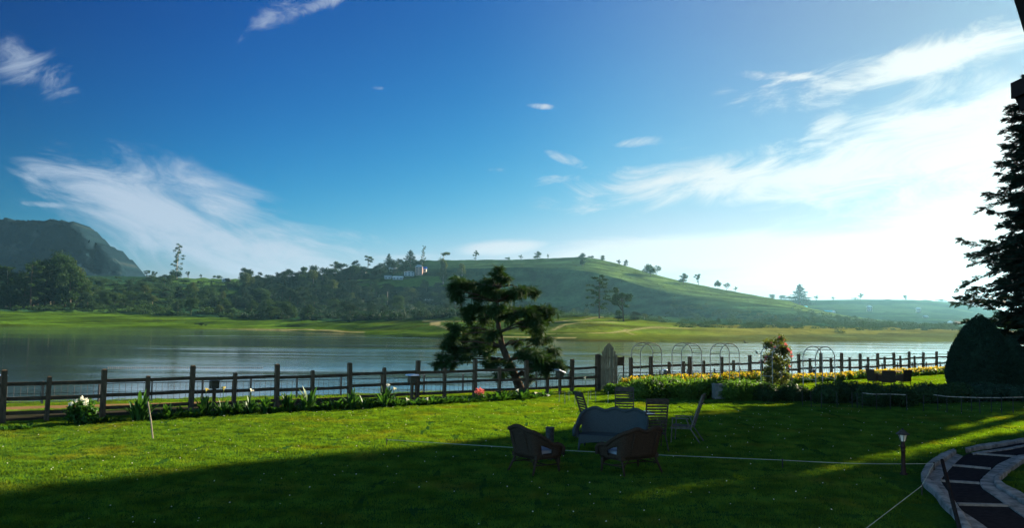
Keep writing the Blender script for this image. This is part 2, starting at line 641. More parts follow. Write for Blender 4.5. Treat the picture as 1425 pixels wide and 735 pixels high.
# ------------------------------------------------------------------ ground sheet
def ground_material():
    m = bpy.data.materials.new('lawn_ground')
    m.use_nodes = True
    t = NT(m.node_tree)
    b = t.n['Principled BSDF']
    b.inputs['Roughness'].default_value = 0.9
    b.inputs['Specular IOR Level'].default_value = 0.0
    pos = t.node('ShaderNodeNewGeometry').outputs['Position']
    big = t.noise(pos, 0.22, 4, 0.6)
    mid = t.noise(pos, 1.7, 5, 0.65)
    fine = t.noise(pos, 26, 4, 0.7)
    c = t.mix(t.maprange(big, 0.35, 0.65), (0.012, 0.058, 0.020, 1), (0.028, 0.082, 0.016, 1))
    c = t.mix(t.maprange(mid, 0.35, 0.7), c, (0.040, 0.085, 0.010, 1))
    c = t.mix(t.maprange(fine, 0.35, 0.7), t.mix(1.0, c, (0.45, 0.5, 0.5, 1), 'MULTIPLY'), c)
    t.l.new(c, b.inputs['Base Color'])
    bn = t.node('ShaderNodeBump')
    bn.inputs['Strength'].default_value = 0.8
    bn.inputs['Distance'].default_value = 0.03
    t.l.new(fine, bn.inputs['Height'])
    t.l.new(bn.outputs[0], b.inputs['Normal'])
    return m


M_ground = ground_material()
xs = np.concatenate([[-900, -500, -250, -140, -90, -65], np.arange(-52, 100, 0.8), [110, 130, 170, 260, 500, 900]])
ys = np.concatenate([[-400, -200, -90, -45, -25, -14, -8], np.arange(-4, 90, 0.8), [100, 120, 150, 165]])
gv = np.array([(x, y, zg(x, y)) for x in xs for y in ys])
mb = MB()
mb.grid(gv, len(xs), len(ys))
tag(mb.build('ground', M_ground, smooth=True), kind='structure')


def strip(name, us, q0f, q1f, mat, lift, n=4):
    rows = []
    for u in us:
        a, b_ = q0f(u), q1f(u)
        for k in range(n):
            x, y = xy(u, a + (b_ - a) * k / (n - 1))
            edge = 0 if k in (0, n - 1) else 1
            rows.append((x, y, zg(x, y) + (lift if edge else -0.02)))
    m_ = MB()
    m_.grid(np.array(rows)[:, :], len(us), n)
    return tag(m_.build(name, mat, smooth=True), kind='structure')


def wob(u, s, a):
    return a * mnoise.noise(Vector((u * 0.5, s, 0)))


us = np.arange(-30, 80, 0.6)
pc = lambda u: float(np.interp(u, [-30, -1.5, 5.5, 14, 24, 40, 60], [17, 10.6, 7.7, 6.0, 5.0, 3.2, 2.6]))
pw = lambda u: float(np.interp(u, [-30, -1.5, 5.5, 14, 24, 40, 60], [4.4, 3.7, 3.1, 2.3, 1.5, 0.8, 0.6]))
strip('shore_path', us, lambda u: pc(u) + pw(u) + wob(u, 1, 0.3), lambda u: pc(u) - pw(u) + wob(u, 4, 0.3), M_dirt, 0.045, 17)
bedc = lambda u: float(np.interp(u, [-10, 0, 10, 15, 22], [-2.0, -2.0, -2.6, -3.3, -3.0]))
strip('fence_verge', np.arange(-30, 26, 0.6), lambda u: float(np.interp(u, [-30, 2, 14, 26], [4.6, 3.9, 1.5, 0.9])) + wob(u, 21, 0.5), lambda u: 0.15 + wob(u, 25, 0.3), M_verge, 0.018, 7)

# ------------------------------------------------------------------ lake
def water_material():
    m = bpy.data.materials.new('lake_water')
    m.use_nodes = True
    t = NT(m.node_tree)
    b = t.n['Principled BSDF']
    b.inputs['Base Color'].default_value = (0.022, 0.036, 0.036, 1)
    b.inputs['Roughness'].default_value = 0.06
    b.inputs['IOR'].default_value = 1.33
    pos = t.node('ShaderNodeNewGeometry').outputs['Position']
    mp = t.node('ShaderNodeMapping')
    mp.inputs['Scale'].default_value = (0.5, 0.9, 1)
    t.l.new(pos, mp.inputs[0])
    w1 = t.noise(mp.outputs[0], 1.6, 4, 0.6)
    w2 = t.noise(mp.outputs[0], 0.35, 3, 0.5)
    mp2 = t.node('ShaderNodeMapping')
    mp2.inputs['Scale'].default_value = (0.008, 0.045, 1)
    t.l.new(pos, mp2.inputs[0])
    calm = t.maprange(t.noise(mp2.outputs[0], 1.0, 3, 0.5), 0.38, 0.68, 0.10, 1.0)
    sx_ = t.node('ShaderNodeSeparateXYZ')
    t.l.new(pos, sx_.inputs[0])
    open_ = t.maprange(t.m('ADD', sx_.outputs[0], t.m('MULTIPLY', sx_.outputs[1], 0.47)), -14.0, 16.0, 0.25, 1.0)   # sheltered under the tall wood at the left
    w3 = t.noise(mp.outputs[0], 0.09, 4, 0.55)
    h = t.m('MULTIPLY', t.m('ADD', t.m('ADD', t.m('MULTIPLY', w1, 0.5), t.m('MULTIPLY', w2, 0.8)), t.m('MULTIPLY', w3, 1.6)), t.m('MULTIPLY', calm, open_))
    bn = t.node('ShaderNodeBump')
    bn.inputs['Strength'].default_value = 0.5
    bn.inputs['Distance'].default_value = 0.19
    t.l.new(h, bn.inputs['Height'])
    t.l.new(bn.outputs[0], b.inputs['Normal'])
    return m


mb = MB()
xs2 = np.linspace(-900, 900, 25)
ys2 = np.linspace(22, 700, 25)
mb.grid(np.array([(x, y, WATER) for x in xs2 for y in ys2]), 25, 25)
tag(mb.build('lake_water', water_material()), kind='structure')

# ------------------------------------------------------------------ far shore terrain
def hz(px):
    """horizon row at that column"""
    return 446.0 + 15.0 * (px - CX) / 1425.0


def fbm(x, y, s, o=4, seed=0.0):
    return mnoise.fractal(Vector((x * s, y * s, seed)), 1.0, 2.0, o)


COLS = [-700, 0, 120, 180, 250, 330, 380, 450, 500, 540, 590, 640, 720, 780, 810, 830, 860, 900, 950, 1000, 1050, 1100, 1130, 1180, 1250, 1330, 1425, 2300]
RIDGE_Y = [780, 780, 790, 800, 800, 790, 760, 740, 740, 750, 760, 760, 760, 755, 750, 745, 735, 715, 690, 665, 640, 610, 590, 560, 520, 480, 470, 470]
RIDGE_P = [392, 392, 384, 385, 387, 389, 387, 383, 375, 371, 363, 362, 361.5, 359, 357.5, 360, 367, 379, 392, 402, 411, 420, 430, 440, 449, 455, 457, 462]
BREAK_Y = [640, 640, 650, 650, 650, 650, 640, 640, 650, 660, 670, 665, 660, 650, 640, 635, 620, 600, 580, 560, 540, 520, 510, 480, 430, 400, 400, 400]
BREAK_P = [405, 405, 396, 397, 398, 401, 400, 395, 390, 386, 380, 374, 372, 374, 377, 380, 388, 400, 411, 419, 426, 432, 438, 444, 451, 456, 458, 463]
FOOT_Y = [520, 520, 520, 520, 500, 500, 500, 510, 540, 570, 595, 605, 603, 598, 590, 582, 566, 545, 520, 490, 460, 430, 410, 380, 350, 345, 345, 345]
FOOT_P = [425, 425, 422, 422, 424, 432, 434, 434, 434, 430, 426, 426, 428, 434, 436, 437, 438, 441, 443, 444, 446, 448, 449, 451, 453, 457, 459, 464]
L1_Y = [420, 420, 415, 410, 400, 385, 370, 340, 315, 300, 285, 270, 258, 255, 255, 255, 255, 255, 255, 258, 260, 265, 270, 280, 295, 300, 300, 300]
L1_P = [433, 433, 435, 437, 440, 443, 445, 447, 447, 446.5, 445, 442, 440, 439.5, 439.5, 440, 442, 446, 450, 451.5, 452.5, 453.5, 454, 455.5, 456.5, 458, 460, 465]
L0_P = [449, 454, 455, 456, 457, 458.5, 459.5, 462.5, 465, 467, 470, 472, 473.5, 474, 474.3, 474.5, 474.7, 475, 475, 475, 475, 475, 475, 475, 475, 475, 476, 484]
L0_Y = [(HC - WATER) * F / (p - hz(c)) for c, p in zip(COLS, L0_P)]


def cinterp(tab, px):
    return float(np.interp(px, COLS, tab))


def knots(px):
    Y = [cinterp(t, px) for t in (L0_Y, L1_Y, FOOT_Y, BREAK_Y, RIDGE_Y)]
    p = [cinterp(t, px) for t in (L0_P, L1_P, FOOT_P, BREAK_P, RIDGE_P)]
    return Y, p


def T(px, py):
    """point of the far shore under that pixel"""
    Y, p = knots(px)
    py = min(max(py, p[-1]), p[0])
    y = float(np.interp(-py, [-v for v in p], Y))
    return P(px, py, y)


def poly_dist(px, py, pts):
    best = 1e9
    for (x0, y0), (x1, y1) in zip(pts[:-1], pts[1:]):
        dx_, dy_ = x1 - x0, y1 - y0
        t = max(0, min(1, ((px - x0) * dx_ + (py - y0) * dy_ * 1) / (dx_ * dx_ + dy_ * dy_)))
        best = min(best, math.hypot((px - x0 - t * dx_) * 0.25, py - y0 - t * dy_))
    return best


TRACKS = [[(590, 446.5), (640, 447), (700, 448), (770, 449.5), (800, 446), (840, 441)], [(600, 453), (660, 464), (760, 466), (830, 462), (900, 458), (960, 459)],
          [(770, 458), (805, 451), (870, 450)], [(870, 459), (885, 466)], [(1130, 453), (1240, 456), (1330, 459)], [(250, 458), (420, 460), (505, 464)], [(680, 470), (800, 471)]]
GREEN_MEADOW = np.array((0.042, 0.082, 0.008))
GREEN_TEA = np.array((0.024, 0.052, 0.020))
GREEN_BRIGHT = np.array((0.055, 0.105, 0.014))
GREEN_WOOD = np.array((0.009, 0.026, 0.013))
TAN = np.array((0.26, 0.22, 0.10))


def smooth01(x):
    x = min(1, max(0, x))
    return x * x * (3 - 2 * x)


def land(px, py, x, y):
    """albedo and roughness amplitude of the land cover"""
    n = fbm(x, y, 0.02, 4, 3.0)
    n2 = fbm(x, y, 0.006, 3, 8.0)
    p1 = cinterp(L1_P, px)
    p0 = cinterp(L0_P, px)
    rp = cinterp(RIDGE_P, px)
    if py > p1:                                  # lake-side meadow
        c = GREEN_MEADOW * (1 + 0.5 * n) * (1 + 0.9 * fbm(x * 0.25, y, 0.11, 4, 41.0))
        c = c + np.array((0.022, 0.012, 0.0)) * (1.0 if px > 520 else 0.25) * smooth01(2.2 * fbm(x * 0.3, y, 0.05, 3, 44.0))
        if px > 900:
            w = smooth01((px - 900) / 150)
            c = c * (1 - w) + w * (np.array((0.075, 0.085, 0.020)) * (1 + 1.1 * fbm(x * 0.4, y, 0.06, 4, 47.0)) if py < 465 else np.array((0.030, 0.050, 0.018)) * (1 + n))
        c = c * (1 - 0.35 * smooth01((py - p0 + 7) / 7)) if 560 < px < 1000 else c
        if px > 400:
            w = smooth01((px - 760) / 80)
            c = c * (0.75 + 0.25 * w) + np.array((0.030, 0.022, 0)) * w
        for tr in TRACKS:
            d = poly_dist(px, py, tr)
            if d < 0.9:
                c = c * (d / 0.9) + TAN * (1 - d / 0.9)
        if 600 < px < 613 and 446 < py < 455:
            c = TAN * 0.9
        return np.maximum(c, 0.006), 0.45
    t = (p1 - py) / max(1e-6, p1 - rp)           # 0 at the meadow top, 1 at the ridge
    c = GREEN_TEA * (1 + 0.5 * n)
    amp = 0.8
    if px < 345:
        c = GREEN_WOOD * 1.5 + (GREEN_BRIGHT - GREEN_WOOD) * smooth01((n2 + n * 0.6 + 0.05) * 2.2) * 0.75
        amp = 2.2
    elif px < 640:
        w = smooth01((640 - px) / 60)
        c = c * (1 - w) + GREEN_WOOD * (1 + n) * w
        amp = 1.5
        if 497 < px < 640 and py < 399 and py > 384 + 5 * (1 - smooth01((px - 500) / 80)) and py > 384:
            c = GREEN_BRIGHT * (1 + 0.3 * n)
            amp = 0.6
    else:
        k = smooth01((px - 790) / 60) * smooth01((t - 0.62) / 0.2)
        c = c * (1 - k) + np.array((0.052, 0.085, 0.020)) * k * (1 + 0.25 * n)
        amp = 0.7
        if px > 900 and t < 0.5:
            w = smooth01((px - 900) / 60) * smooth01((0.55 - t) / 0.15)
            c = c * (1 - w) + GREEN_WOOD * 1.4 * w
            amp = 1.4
        row = math.sin(y * 0.35 + 2.5 * n + x * 0.02)
        c = c * (1 + 0.20 * row) * (1 + 0.7 * fbm(x, y, 0.05, 4, 61.0))
    return np.maximum(c, 0.004), amp


def hills_material(name, rockiness=0.0):
    m = bpy.data.materials.new(name)
    m.use_nodes = True
    t = NT(m.node_tree)
    b = t.n['Principled BSDF']
    b.inputs['Roughness'].default_value = 0.95
    b.inputs['Specular IOR Level'].default_value = 0.0
    at = t.node('ShaderNodeAttribute')
    at.attribute_name = 'cover'
    pos = t.node('ShaderNodeNewGeometry').outputs['Position']
    f = t.noise(pos, 0.35, 5, 0.7)
    f2 = t.noise(pos, 0.06, 4, 0.6)
    k = t.m('ADD', t.m('MULTIPLY', t.m('SUBTRACT', f, 0.5), 1.6), t.m('MULTIPLY', t.m('SUBTRACT', f2, 0.5), 0.9))
    k = t.m('MAXIMUM', t.m('ADD', k, 1.0), 0.25)
    sc = t.node('ShaderNodeVectorMath', operation='SCALE')
    t.l.new(at.outputs['Color'], sc.inputs[0])
    t.l.new(k, sc.inputs['Scale'])
    t.l.new(sc.outputs[0], b.inputs['Base Color'])
    bn = t.node('ShaderNodeBump')
    bn.inputs['Strength'].default_value = 0.7
    bn.inputs['Distance'].default_value = 1.0
    t.l.new(f, bn.inputs['Height'])
    t.l.new(bn.outputs[0], b.inputs['Normal'])
    return m


M_hills = hills_material('hill_cover')


def add_cover(me, cols):
    a = me.attributes.new('cover', 'FLOAT_COLOR', 'POINT')
    buf = np.ones((len(cols), 4), np.float32)
    buf[:, :3] = cols
    a.data.foreach_set('color', buf.ravel())


pxs = np.concatenate([np.arange(-700, -40, 20), np.arange(-40, 1470, 3.5), np.arange(1480, 2300, 20)])
V, C = [], []
for px in pxs:
    Y, p = knots(px)
    z_r = P(px, p[-1], Y[-1]).z
    rows = []
    rows.append((Y[0] - 6, None))
    for a, b_, n in ((0, 1, 34), (1, 2, 34), (2, 3, 44), (3, 4, 30)):
        for k in range(n):
            s = k / n
            rows.append((Y[a] + (Y[b_] - Y[a]) * s, p[a] + (p[b_] - p[a]) * s))
    rows.append((Y[4], p[4]))
    for y, py in rows:
        if py is None:
            q = P(px, p[0], Y[0])
            V.append((q.x, y, WATER - 1.2))
            C.append(GREEN_MEADOW * 0.3)
            continue
        q = P(px, py, y)
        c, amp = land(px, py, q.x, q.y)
        t = min(1.0, (y - Y[0]) / 25.0)
        z = q.z + amp * 0.55 * (abs(fbm(q.x, q.y, 0.09, 4, 1.0)) * 1.5 - 0.3) * t
        if y < Y[1]:
            st = (y - Y[0]) / (Y[1] - Y[0])
            z += 0.5 * math.sin(st * math.pi) * math.sin(st * 12 + 0.6 * fbm(q.x, q.y, 0.02, 2, 6))
            z = max(z, WATER + 0.02 + 0.9 * min(1.0, (y - Y[0]) / 8.0) * (0.6 + 0.5 * fbm(q.x, q.y, 0.05, 3, 4)))
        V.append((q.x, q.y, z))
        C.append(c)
    zl_ = V[-1][2]
    for dy_, dz_ in ((18, -0.8), (60, -5), (160, -16), (400, -40)):
        V.append((V[-1][0] * (1 + dy_ / 1500), Y[4] + dy_, zl_ + dz_))
        C.append(C[-1])
nv = len(V) // len(pxs)
mb = MB()
mb.grid(np.array(V), len(pxs), nv)
o = mb.build('hills', M_hills, smooth=True)
add_cover(o.data, np.array(C))
tag(o, kind='structure')

# the lower, hazier hill further right
H2P = [(700, 430), (960, 424), (1040, 420), (1075, 416.5), (1130, 418), (1200, 417), (1270, 417.5), (1330, 421), (1370, 429), (1425, 437), (1520, 443), (1800, 448), (2300, 450)]
V, C = [], []
px2 = np.concatenate([np.arange(760, 1470, 4), np.arange(1480, 2300, 20)])


def h2(px, s):
    rp = float(np.interp(px, [a for a, _ in H2P], [b for _, b in H2P]))
    Y = 470 + (1050 - 470) * s
    base = hz(px) + 6
    e = s ** 0.85
    return P(px, base + (rp - base) * e, Y)


for px in px2:
    for k in range(60):
        s = k / 59
        q = h2(px, s)
        n = fbm(q.x, q.y, 0.012, 4, 11.0)
        tea_share = smooth01((n + 0.15) * 2)  # noise-driven share of tea green over wood green
        c = GREEN_WOOD * 1.3 * (1 - tea_share) + GREEN_TEA * 1.1 * tea_share
        V.append((q.x, q.y, q.z + (0 if s > 0.97 else 2.2 * abs(fbm(q.x, q.y, 0.04, 4, 2.0)))))
        C.append(c)
    V.append((V[-1][0] * 1.2, 1350, V[-1][2] - 25))
    C.append(C[-1])
mb = MB()
mb.grid(np.array(V), len(px2), 61)
o = mb.build('far_hill', M_hills, smooth=True)
add_cover(o.data, np.array(C))
tag(o, kind='structure')

# the flat-topped mountain on the left
MP = [(-700, 306), (-60, 304), (0, 307), (15, 306.5), (30, 309), (60, 308), (85, 309), (100, 311), (110, 316), (119, 327), (124, 334), (131, 343), (135, 341), (143, 344), (150, 350), (158, 358), (165, 365), (172, 375), (177, 384), (186, 396), (215, 410), (260, 425)]
V, C = [], []
px3 = np.concatenate([np.arange(-700, -20, 20), np.arange(-20, 262, 2)])
for px in px3:
    rp = float(np.interp(px, [a for a, _ in MP], [b for _, b in MP]))
    base = 410.0
    hgt = base - rp
    prof = [(840, 0.0), (940, 0.12), (1005, 0.28), (1043, 0.46), (1060, 0.70), (1072, 0.92), (1097, 1.0)]
    Ys = [a for a, _ in prof]
    for k in range(120):
        y = 840 + 257 * k / 119
        e = float(np.interp(y, Ys, [b for _, b in prof]))
        q = P(px, base - hgt * e, y)
        n = fbm(q.x, q.y * 0.7 + q.z * 0.8, 0.012, 5, 17.0)
        n3 = fbm(q.x, q.z, 0.03, 4, 19.0)
        rock = smooth01((n3 * 1.2 + n) * 1.4 - 0.55) * smooth01((e - 0.4) * 4)
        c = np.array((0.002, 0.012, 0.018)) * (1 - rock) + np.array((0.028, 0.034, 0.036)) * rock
        am = 11 * math.sin(math.pi * min(1, e)) + 2
        n4 = fbm(q.x, q.z * 1.6 + q.y * 0.5, 0.11, 4, 23.0)
        V.append((q.x + am * 0.3 * n3 + 2.0 * n4, q.y + am * n + 5.0 * n4, q.z + (5.0 * abs(n4) + 2 * abs(n3) if e > 0.93 else am * 0.25 * n3 + 2.5 * n4)))
        C.append(np.maximum(c, 0.005))
    lx, ly, lz = V[-1]
    V.append((lx * 1.03, 1180, lz + 1))
    C.append(C[-1])
    V.append((lx * 1.1, 1400, lz - 60))
    C.append(C[-1])
mb = MB()
mb.grid(np.array(V), len(px3), 122)
o = mb.build('mountain', M_hills, smooth=True)
add_cover(o.data, np.array(C))
tag(o, kind='structure')

# ------------------------------------------------------------------ far trees
def crown_points(blobs, n):
    """points through a set of ellipsoids, denser towards their skins"""
    w = np.array([b[3] * b[4] + b[3] * b[5] + b[4] * b[5] for b in blobs])
    idx = rng.choice(len(blobs), n, p=w / w.sum())
    B = np.array(blobs)[idx]
    d = rand_dirs(n)
    r = rng.random((n, 1)) ** 0.4
    return B[:, :3] + d * r * B[:, 3:6]


def far_tree_mesh(kind, seed, leafmat, bark=M_barkfar):
    """a tree of height 1"""
    global rng
    rng = np.random.default_rng(seed)
    rr = random.Random(seed)
    m = MB()
    blobs = []
    if kind == 'broad':
        m.tube([(0, 0, -0.05), (0.01, 0, 0.3), (0.0, 0.02, 0.55)], [0.028, 0.022, 0.012], 6, 0)
        lop = rr.uniform(-0.10, 0.10)
        for k in range(15):
            a = rr.random() * 6.28
            z = 0.20 + 0.66 * rr.random()
            r = (0.06 + 0.27 * rr.random()) * (1.1 - 0.6 * z)
            w_ = 0.07 + 0.11 * rr.random()
            blobs.append((lop * z + r * math.cos(a), r * math.sin(a), z, w_ * 1.2, w_ * 1.2, w_ * rr.uniform(0.6, 1.0)))
        nl, ls = 1500, 0.036
    elif kind == 'low':
        m.tube([(0, 0, -0.1), (0, 0, 0.4)], [0.03, 0.012], 5, 0)
        for k in range(11):
            a = rr.random() * 6.28
            r = 0.75 * rr.random()
            blobs.append((r * math.cos(a), r * math.sin(a), 0.35 + 0.45 * rr.random() * (1 - 0.5 * r), 0.26, 0.26, 0.2))
        nl, ls = 1700, 0.045
    elif kind == 'airy':
        lean = rr.uniform(-0.06, 0.06)
        m.tube([(0, 0, -0.05), (lean * 0.4, 0, 0.35), (lean, 0, 0.8)], [0.022, 0.016, 0.006], 6, 0)
        for k in range(9):
            a = rr.random() * 6.28
            r = 0.08 + 0.22 * rr.random()
            z = 0.5 + 0.42 * rr.random()
            c = (lean + r * math.cos(a), r * math.sin(a), z)
            m.tube([(lean * 0.6, 0, z - 0.2), ((lean + c[0]) / 2, c[1] / 2, z - 0.07), c], [0.009, 0.006, 0.003], 4, 0)
            blobs.append((*c, 0.06 + 0.07 * rr.random(), 0.09, 0.04 + 0.05 * rr.random()))
            if rr.random() < 0.7:
                blobs.append((c[0] * 0.6 + rr.uniform(-0.08, 0.08), c[1] * 0.6, z - rr.uniform(0.08, 0.3), 0.06, 0.06, 0.045))
        nl, ls = 900, 0.032
    elif kind == 'sparse':
        m.tube([(0, 0, -0.03), (-0.03, 0, 0.3), (0.03, 0.01, 0.65), (0.10, 0, 0.96)], [0.016, 0.012, 0.008, 0.003], 6, 0)
        for k in range(26):
            z = 0.28 + 0.70 * k / 25
            a = rr.random() * 6.28
            r = (0.05 + 0.16 * rr.random()) * (1.15 - 0.6 * z)
            tx = 0.03 + 0.12 * max(0, z - 0.4)
            c = (tx + r * math.cos(a), r * math.sin(a), z)
            m.tube([(tx, 0, z - 0.05), c], [0.005, 0.002], 4, 0)
            blobs.append((*c, 0.045, 0.045, 0.022))
        for k in range(5):
            blobs.append((rr.uniform(-0.12, 0.1), rr.uniform(-0.1, 0.1), 0.12 + 0.12 * rr.random(), 0.09, 0.09, 0.08))
        nl, ls = 1100, 0.022
    elif kind == 'conifer':
        m.tube([(0, 0, -0.05), (0, 0, 0.95)], [0.022, 0.004], 6, 0)
        for k in range(30):
            z = 0.14 + 0.84 * k / 29
            a = k * 2.4
            L = 0.27 * (1.02 - z) ** 0.8 * (0.75 + 0.5 * rr.random())
            for s in (0.45, 0.9):
                blobs.append((L * s * math.cos(a), L * s * math.sin(a), z - 0.05 * s, 0.02 + L * 0.30, 0.02 + L * 0.30, 0.022))
        nl, ls = 1500, 0.03
    elif kind == 'pine':
        m.tube([(0, 0, -0.05), (0.01, 0, 0.5), (0, 0, 0.97)], [0.020, 0.013, 0.004], 6, 0)
        for k in range(22):
            z = 0.24 + 0.74 * k / 21
            a = k * 2.4 + rr.random()
            L = (0.34 if z < 0.7 else 0.22 * (1.15 - z) / 0.45 + 0.08) * (0.6 + 0.5 * rr.random())
            m.tube([(0, 0, z), (L * math.cos(a), L * math.sin(a), z + 0.01)], [0.006, 0.002], 4, 0)
            for s in (0.55, 0.95):
                blobs.append((L * s * math.cos(a), L * s * math.sin(a), z + 0.01, 0.05, 0.05, 0.016))
        nl, ls = 1100, 0.026
    elif kind == 'poplar':
        m.tube([(0, 0, -0.05), (0.02, 0, 0.5), (-0.01, 0, 0.95)], [0.018, 0.012, 0.004], 6, 0)
        for k in range(16):
            z = 0.16 + 0.72 * k / 15 if k < 13 else 0.93
            a = rr.random() * 6.28
            r = 0.07 * rr.random() if k < 13 else 0.13
            blobs.append((r * math.cos(a), r * math.sin(a), z, 0.09, 0.09, 0.07 if k < 13 else 0.03))
        nl, ls = 1300, 0.028
    pts = crown_points(blobs, nl)
    TV, TF = rhombs(3, 1.0, 0.7, 0.9)
    m.inst(TV, TF, frames(rand_dirs(nl), rng.random(nl) * 6.28), pts, ls * (0.6 + 0.8 * rng.random(nl)), 1)
    return m.mesh(kind + '_tree', [bark, leafmat])


TREE = {}
for kind, lm, bk in (('broad', L_far, M_barkfar), ('low', L_far, M_barkfar), ('airy', L_far, M_barkfar), ('sparse', L_far, M_barkpale), ('conifer', L_fardark, M_barkfar), ('pine', L_far, M_barkfar), ('poplar', L_far2, M_barkpale)):
    TREE[kind] = [far_tree_mesh(kind, 100 + 7 * k + len(kind), lm, bk) for k in range(3)]
TREE['olive'] = [far_tree_mesh('broad', 300 + k, L_far2, M_barkpale) for k in range(3)]
TREE['dark'] = [far_tree_mesh('broad', 330 + k, L_fardark, M_barkfar) for k in range(3)]
TREE['tall'] = [far_tree_mesh('poplar', 360 + k, L_far, M_barkpale) for k in range(3)]
rng = np.random.default_rng(11)
tree_rnd = random.Random(5)


def far_tree(name, px, py, hpx, kind, label, cat='tree', group=None, wide=1.0, base=None):
    p = T(px, py) if base is None else base
    h = hpx * p.y / F
    o = bpy.data.objects.new(name, tree_rnd.choice(TREE[kind]))
    col.objects.link(o)
    o.location = (p.x, p.y, p.z - 0.02 * h)
    o.scale = (h * wide, h * wide, h)
    o.rotation_euler = (0, 0, tree_rnd.random() * 6.28)
    return tag(o, label, cat, group)


SKYLINE = [
    (246, 388, 50, 'sparse', 1.0, 'tall thin leaning tree with sparse tufts on the left ridge'),
    (240, 389, 12, 'dark', 1.1, 'dark round tree at the foot of the tall sparse ridge tree'),
    (262, 388, 11, 'airy', 1.2, 'small airy tree just right of the tall sparse ridge tree'),
    (204, 387, 12, 'airy', 1.6, 'broad airy tree on the ridge right of the mountain foot'),
    (214, 387, 11, 'airy', 1.3, 'small open tree second on the ridge right of the mountain'),
    (280, 388, 7, 'airy', 1.2, 'tiny lone tree on the bare ridge beside the tall sparse one'),
    (303, 389, 7, 'low', 1.2, 'low rounded bush on the ridge by the small roofs'),
    (337, 389, 12, 'broad', 1.0, 'round green tree on the ridge where the dark wood begins'),
    (495, 377, 16, 'dark', 1.0, 'dark round tree at the left end of the hilltop grove'),
    (512, 374, 20, 'airy', 1.4, 'flat umbrella-crowned tree on the skyline of the wooded ridge'),
    (541, 374, 22, 'conifer', 1.6, 'pointed dark conifer above the grey hill house'),
    (555, 372, 13, 'dark', 1.2, 'dark bushy tree between the two pointed hill conifers'),
    (571, 373, 26, 'conifer', 1.7, 'broad dark conifer above the many-storeyed hill house'),
    (588, 368, 27, 'sparse', 0.9, 'thin eucalyptus with a small top tuft on the skyline'),
    (617, 396, 47, 'poplar', 1.0, 'pale columnar eucalyptus rising through the hill skyline'),
    (643, 384, 20, 'olive', 1.0, 'pale round tree on the slope above the bent cypress'),
    (662, 363, 16, 'airy', 1.0, 'slim open tree on the skyline above the bent cypress'),
    (707, 362, 5, 'low', 1.0, 'tiny bush on the skyline left of the round hilltop tree'),
    (724, 362, 8, 'airy', 1.4, 'small spreading tree on the skyline beside the round one'),
    (748, 361, 13, 'broad', 1.2, 'dense round tree on the skyline left of the summit'),
    (763, 361, 8, 'airy', 0.8, 'thin small tree just left of the summit clump'),
    (811, 371, 20, 'dark', 0.9, 'dark blocky tree standing on the hill summit'),
    (823, 360, 5, 'low', 1.2, 'low bushes right behind the blocky summit tree'),
    (839, 363, 9, 'broad', 1.2, 'small round tree just right of the summit'),
    (862, 370, 10, 'airy', 1.2, 'small open tree high on the falling ridge'),
    (871, 371, 11, 'broad', 0.9, 'small tree second on the falling ridge'),
    (905, 385, 21, 'low', 0.95, 'wide spreading tree leaning over the falling ridge'),
    (951, 395, 17, 'broad', 1.1, 'rounded tree halfway down the falling ridge'),
    (972, 397, 17, 'airy', 1.2, 'open tree halfway down the falling ridge'),
    (999, 402, 13, 'low', 0.7, 'low tree in the lowest group on the falling ridge'),
    (1011, 404, 12, 'airy', 1.2, 'airy tree in the lowest group on the falling ridge'),
    (1023, 406, 8, 'airy', 1.3, 'last small tree down the falling ridge'),
]
for px, py, h, k, w, lab in SKYLINE:
    far_tree({'conifer': 'conifer_tree', 'low': 'hill_bush'}.get(k, 'hill_tree'), px, py, h, k, lab, 'bush' if k == 'low' and h < 9 else 'tree', 'trees along the hill skyline', w)
far_tree('pine_tree', 834, 443, 60, 'pine', 'tall layered pine with bare trunk on the far meadow edge', 'tree', None, 1.0)
far_tree('hill_tree', 868, 447, 50, 'airy', 'tall open tree beside the layered pine above the far meadow', 'tree', None, 1.3)
for px, py, h, k, w, lab in ((860, 446, 14, 'dark', 1.6, 'dark bush under the tall open tree by the pine'), (884, 446, 13, 'dark', 1.6, 'dark bush right of the tall open tree by the pine'),
                             (770, 441, 9, 'olive', 1.4, 'olive bush above the far meadow left of the pine'), (816, 437, 8, 'olive', 1.5, 'olive bush just left of the tall pine'), (798, 436, 8, 'olive', 1.3, 'yellowish bush between cypress and tall pine on far bank'),
                             (897, 445, 9, 'olive', 1.6, 'olive bush at the end of the far meadow terrace'), (917, 447, 8, 'olive', 0.9, 'small pale bush on the slope edge right of the terrace'),
                             (280, 455, 7, 'low', 1.3, 'low bush on the left lakeside meadow'), (323, 444, 8, 'low', 1.6, 'clipped green bush at the meadow edge before the dark wood')):
    far_tree('hill_bush', px, py, h, k, lab, 'bush', None, w)
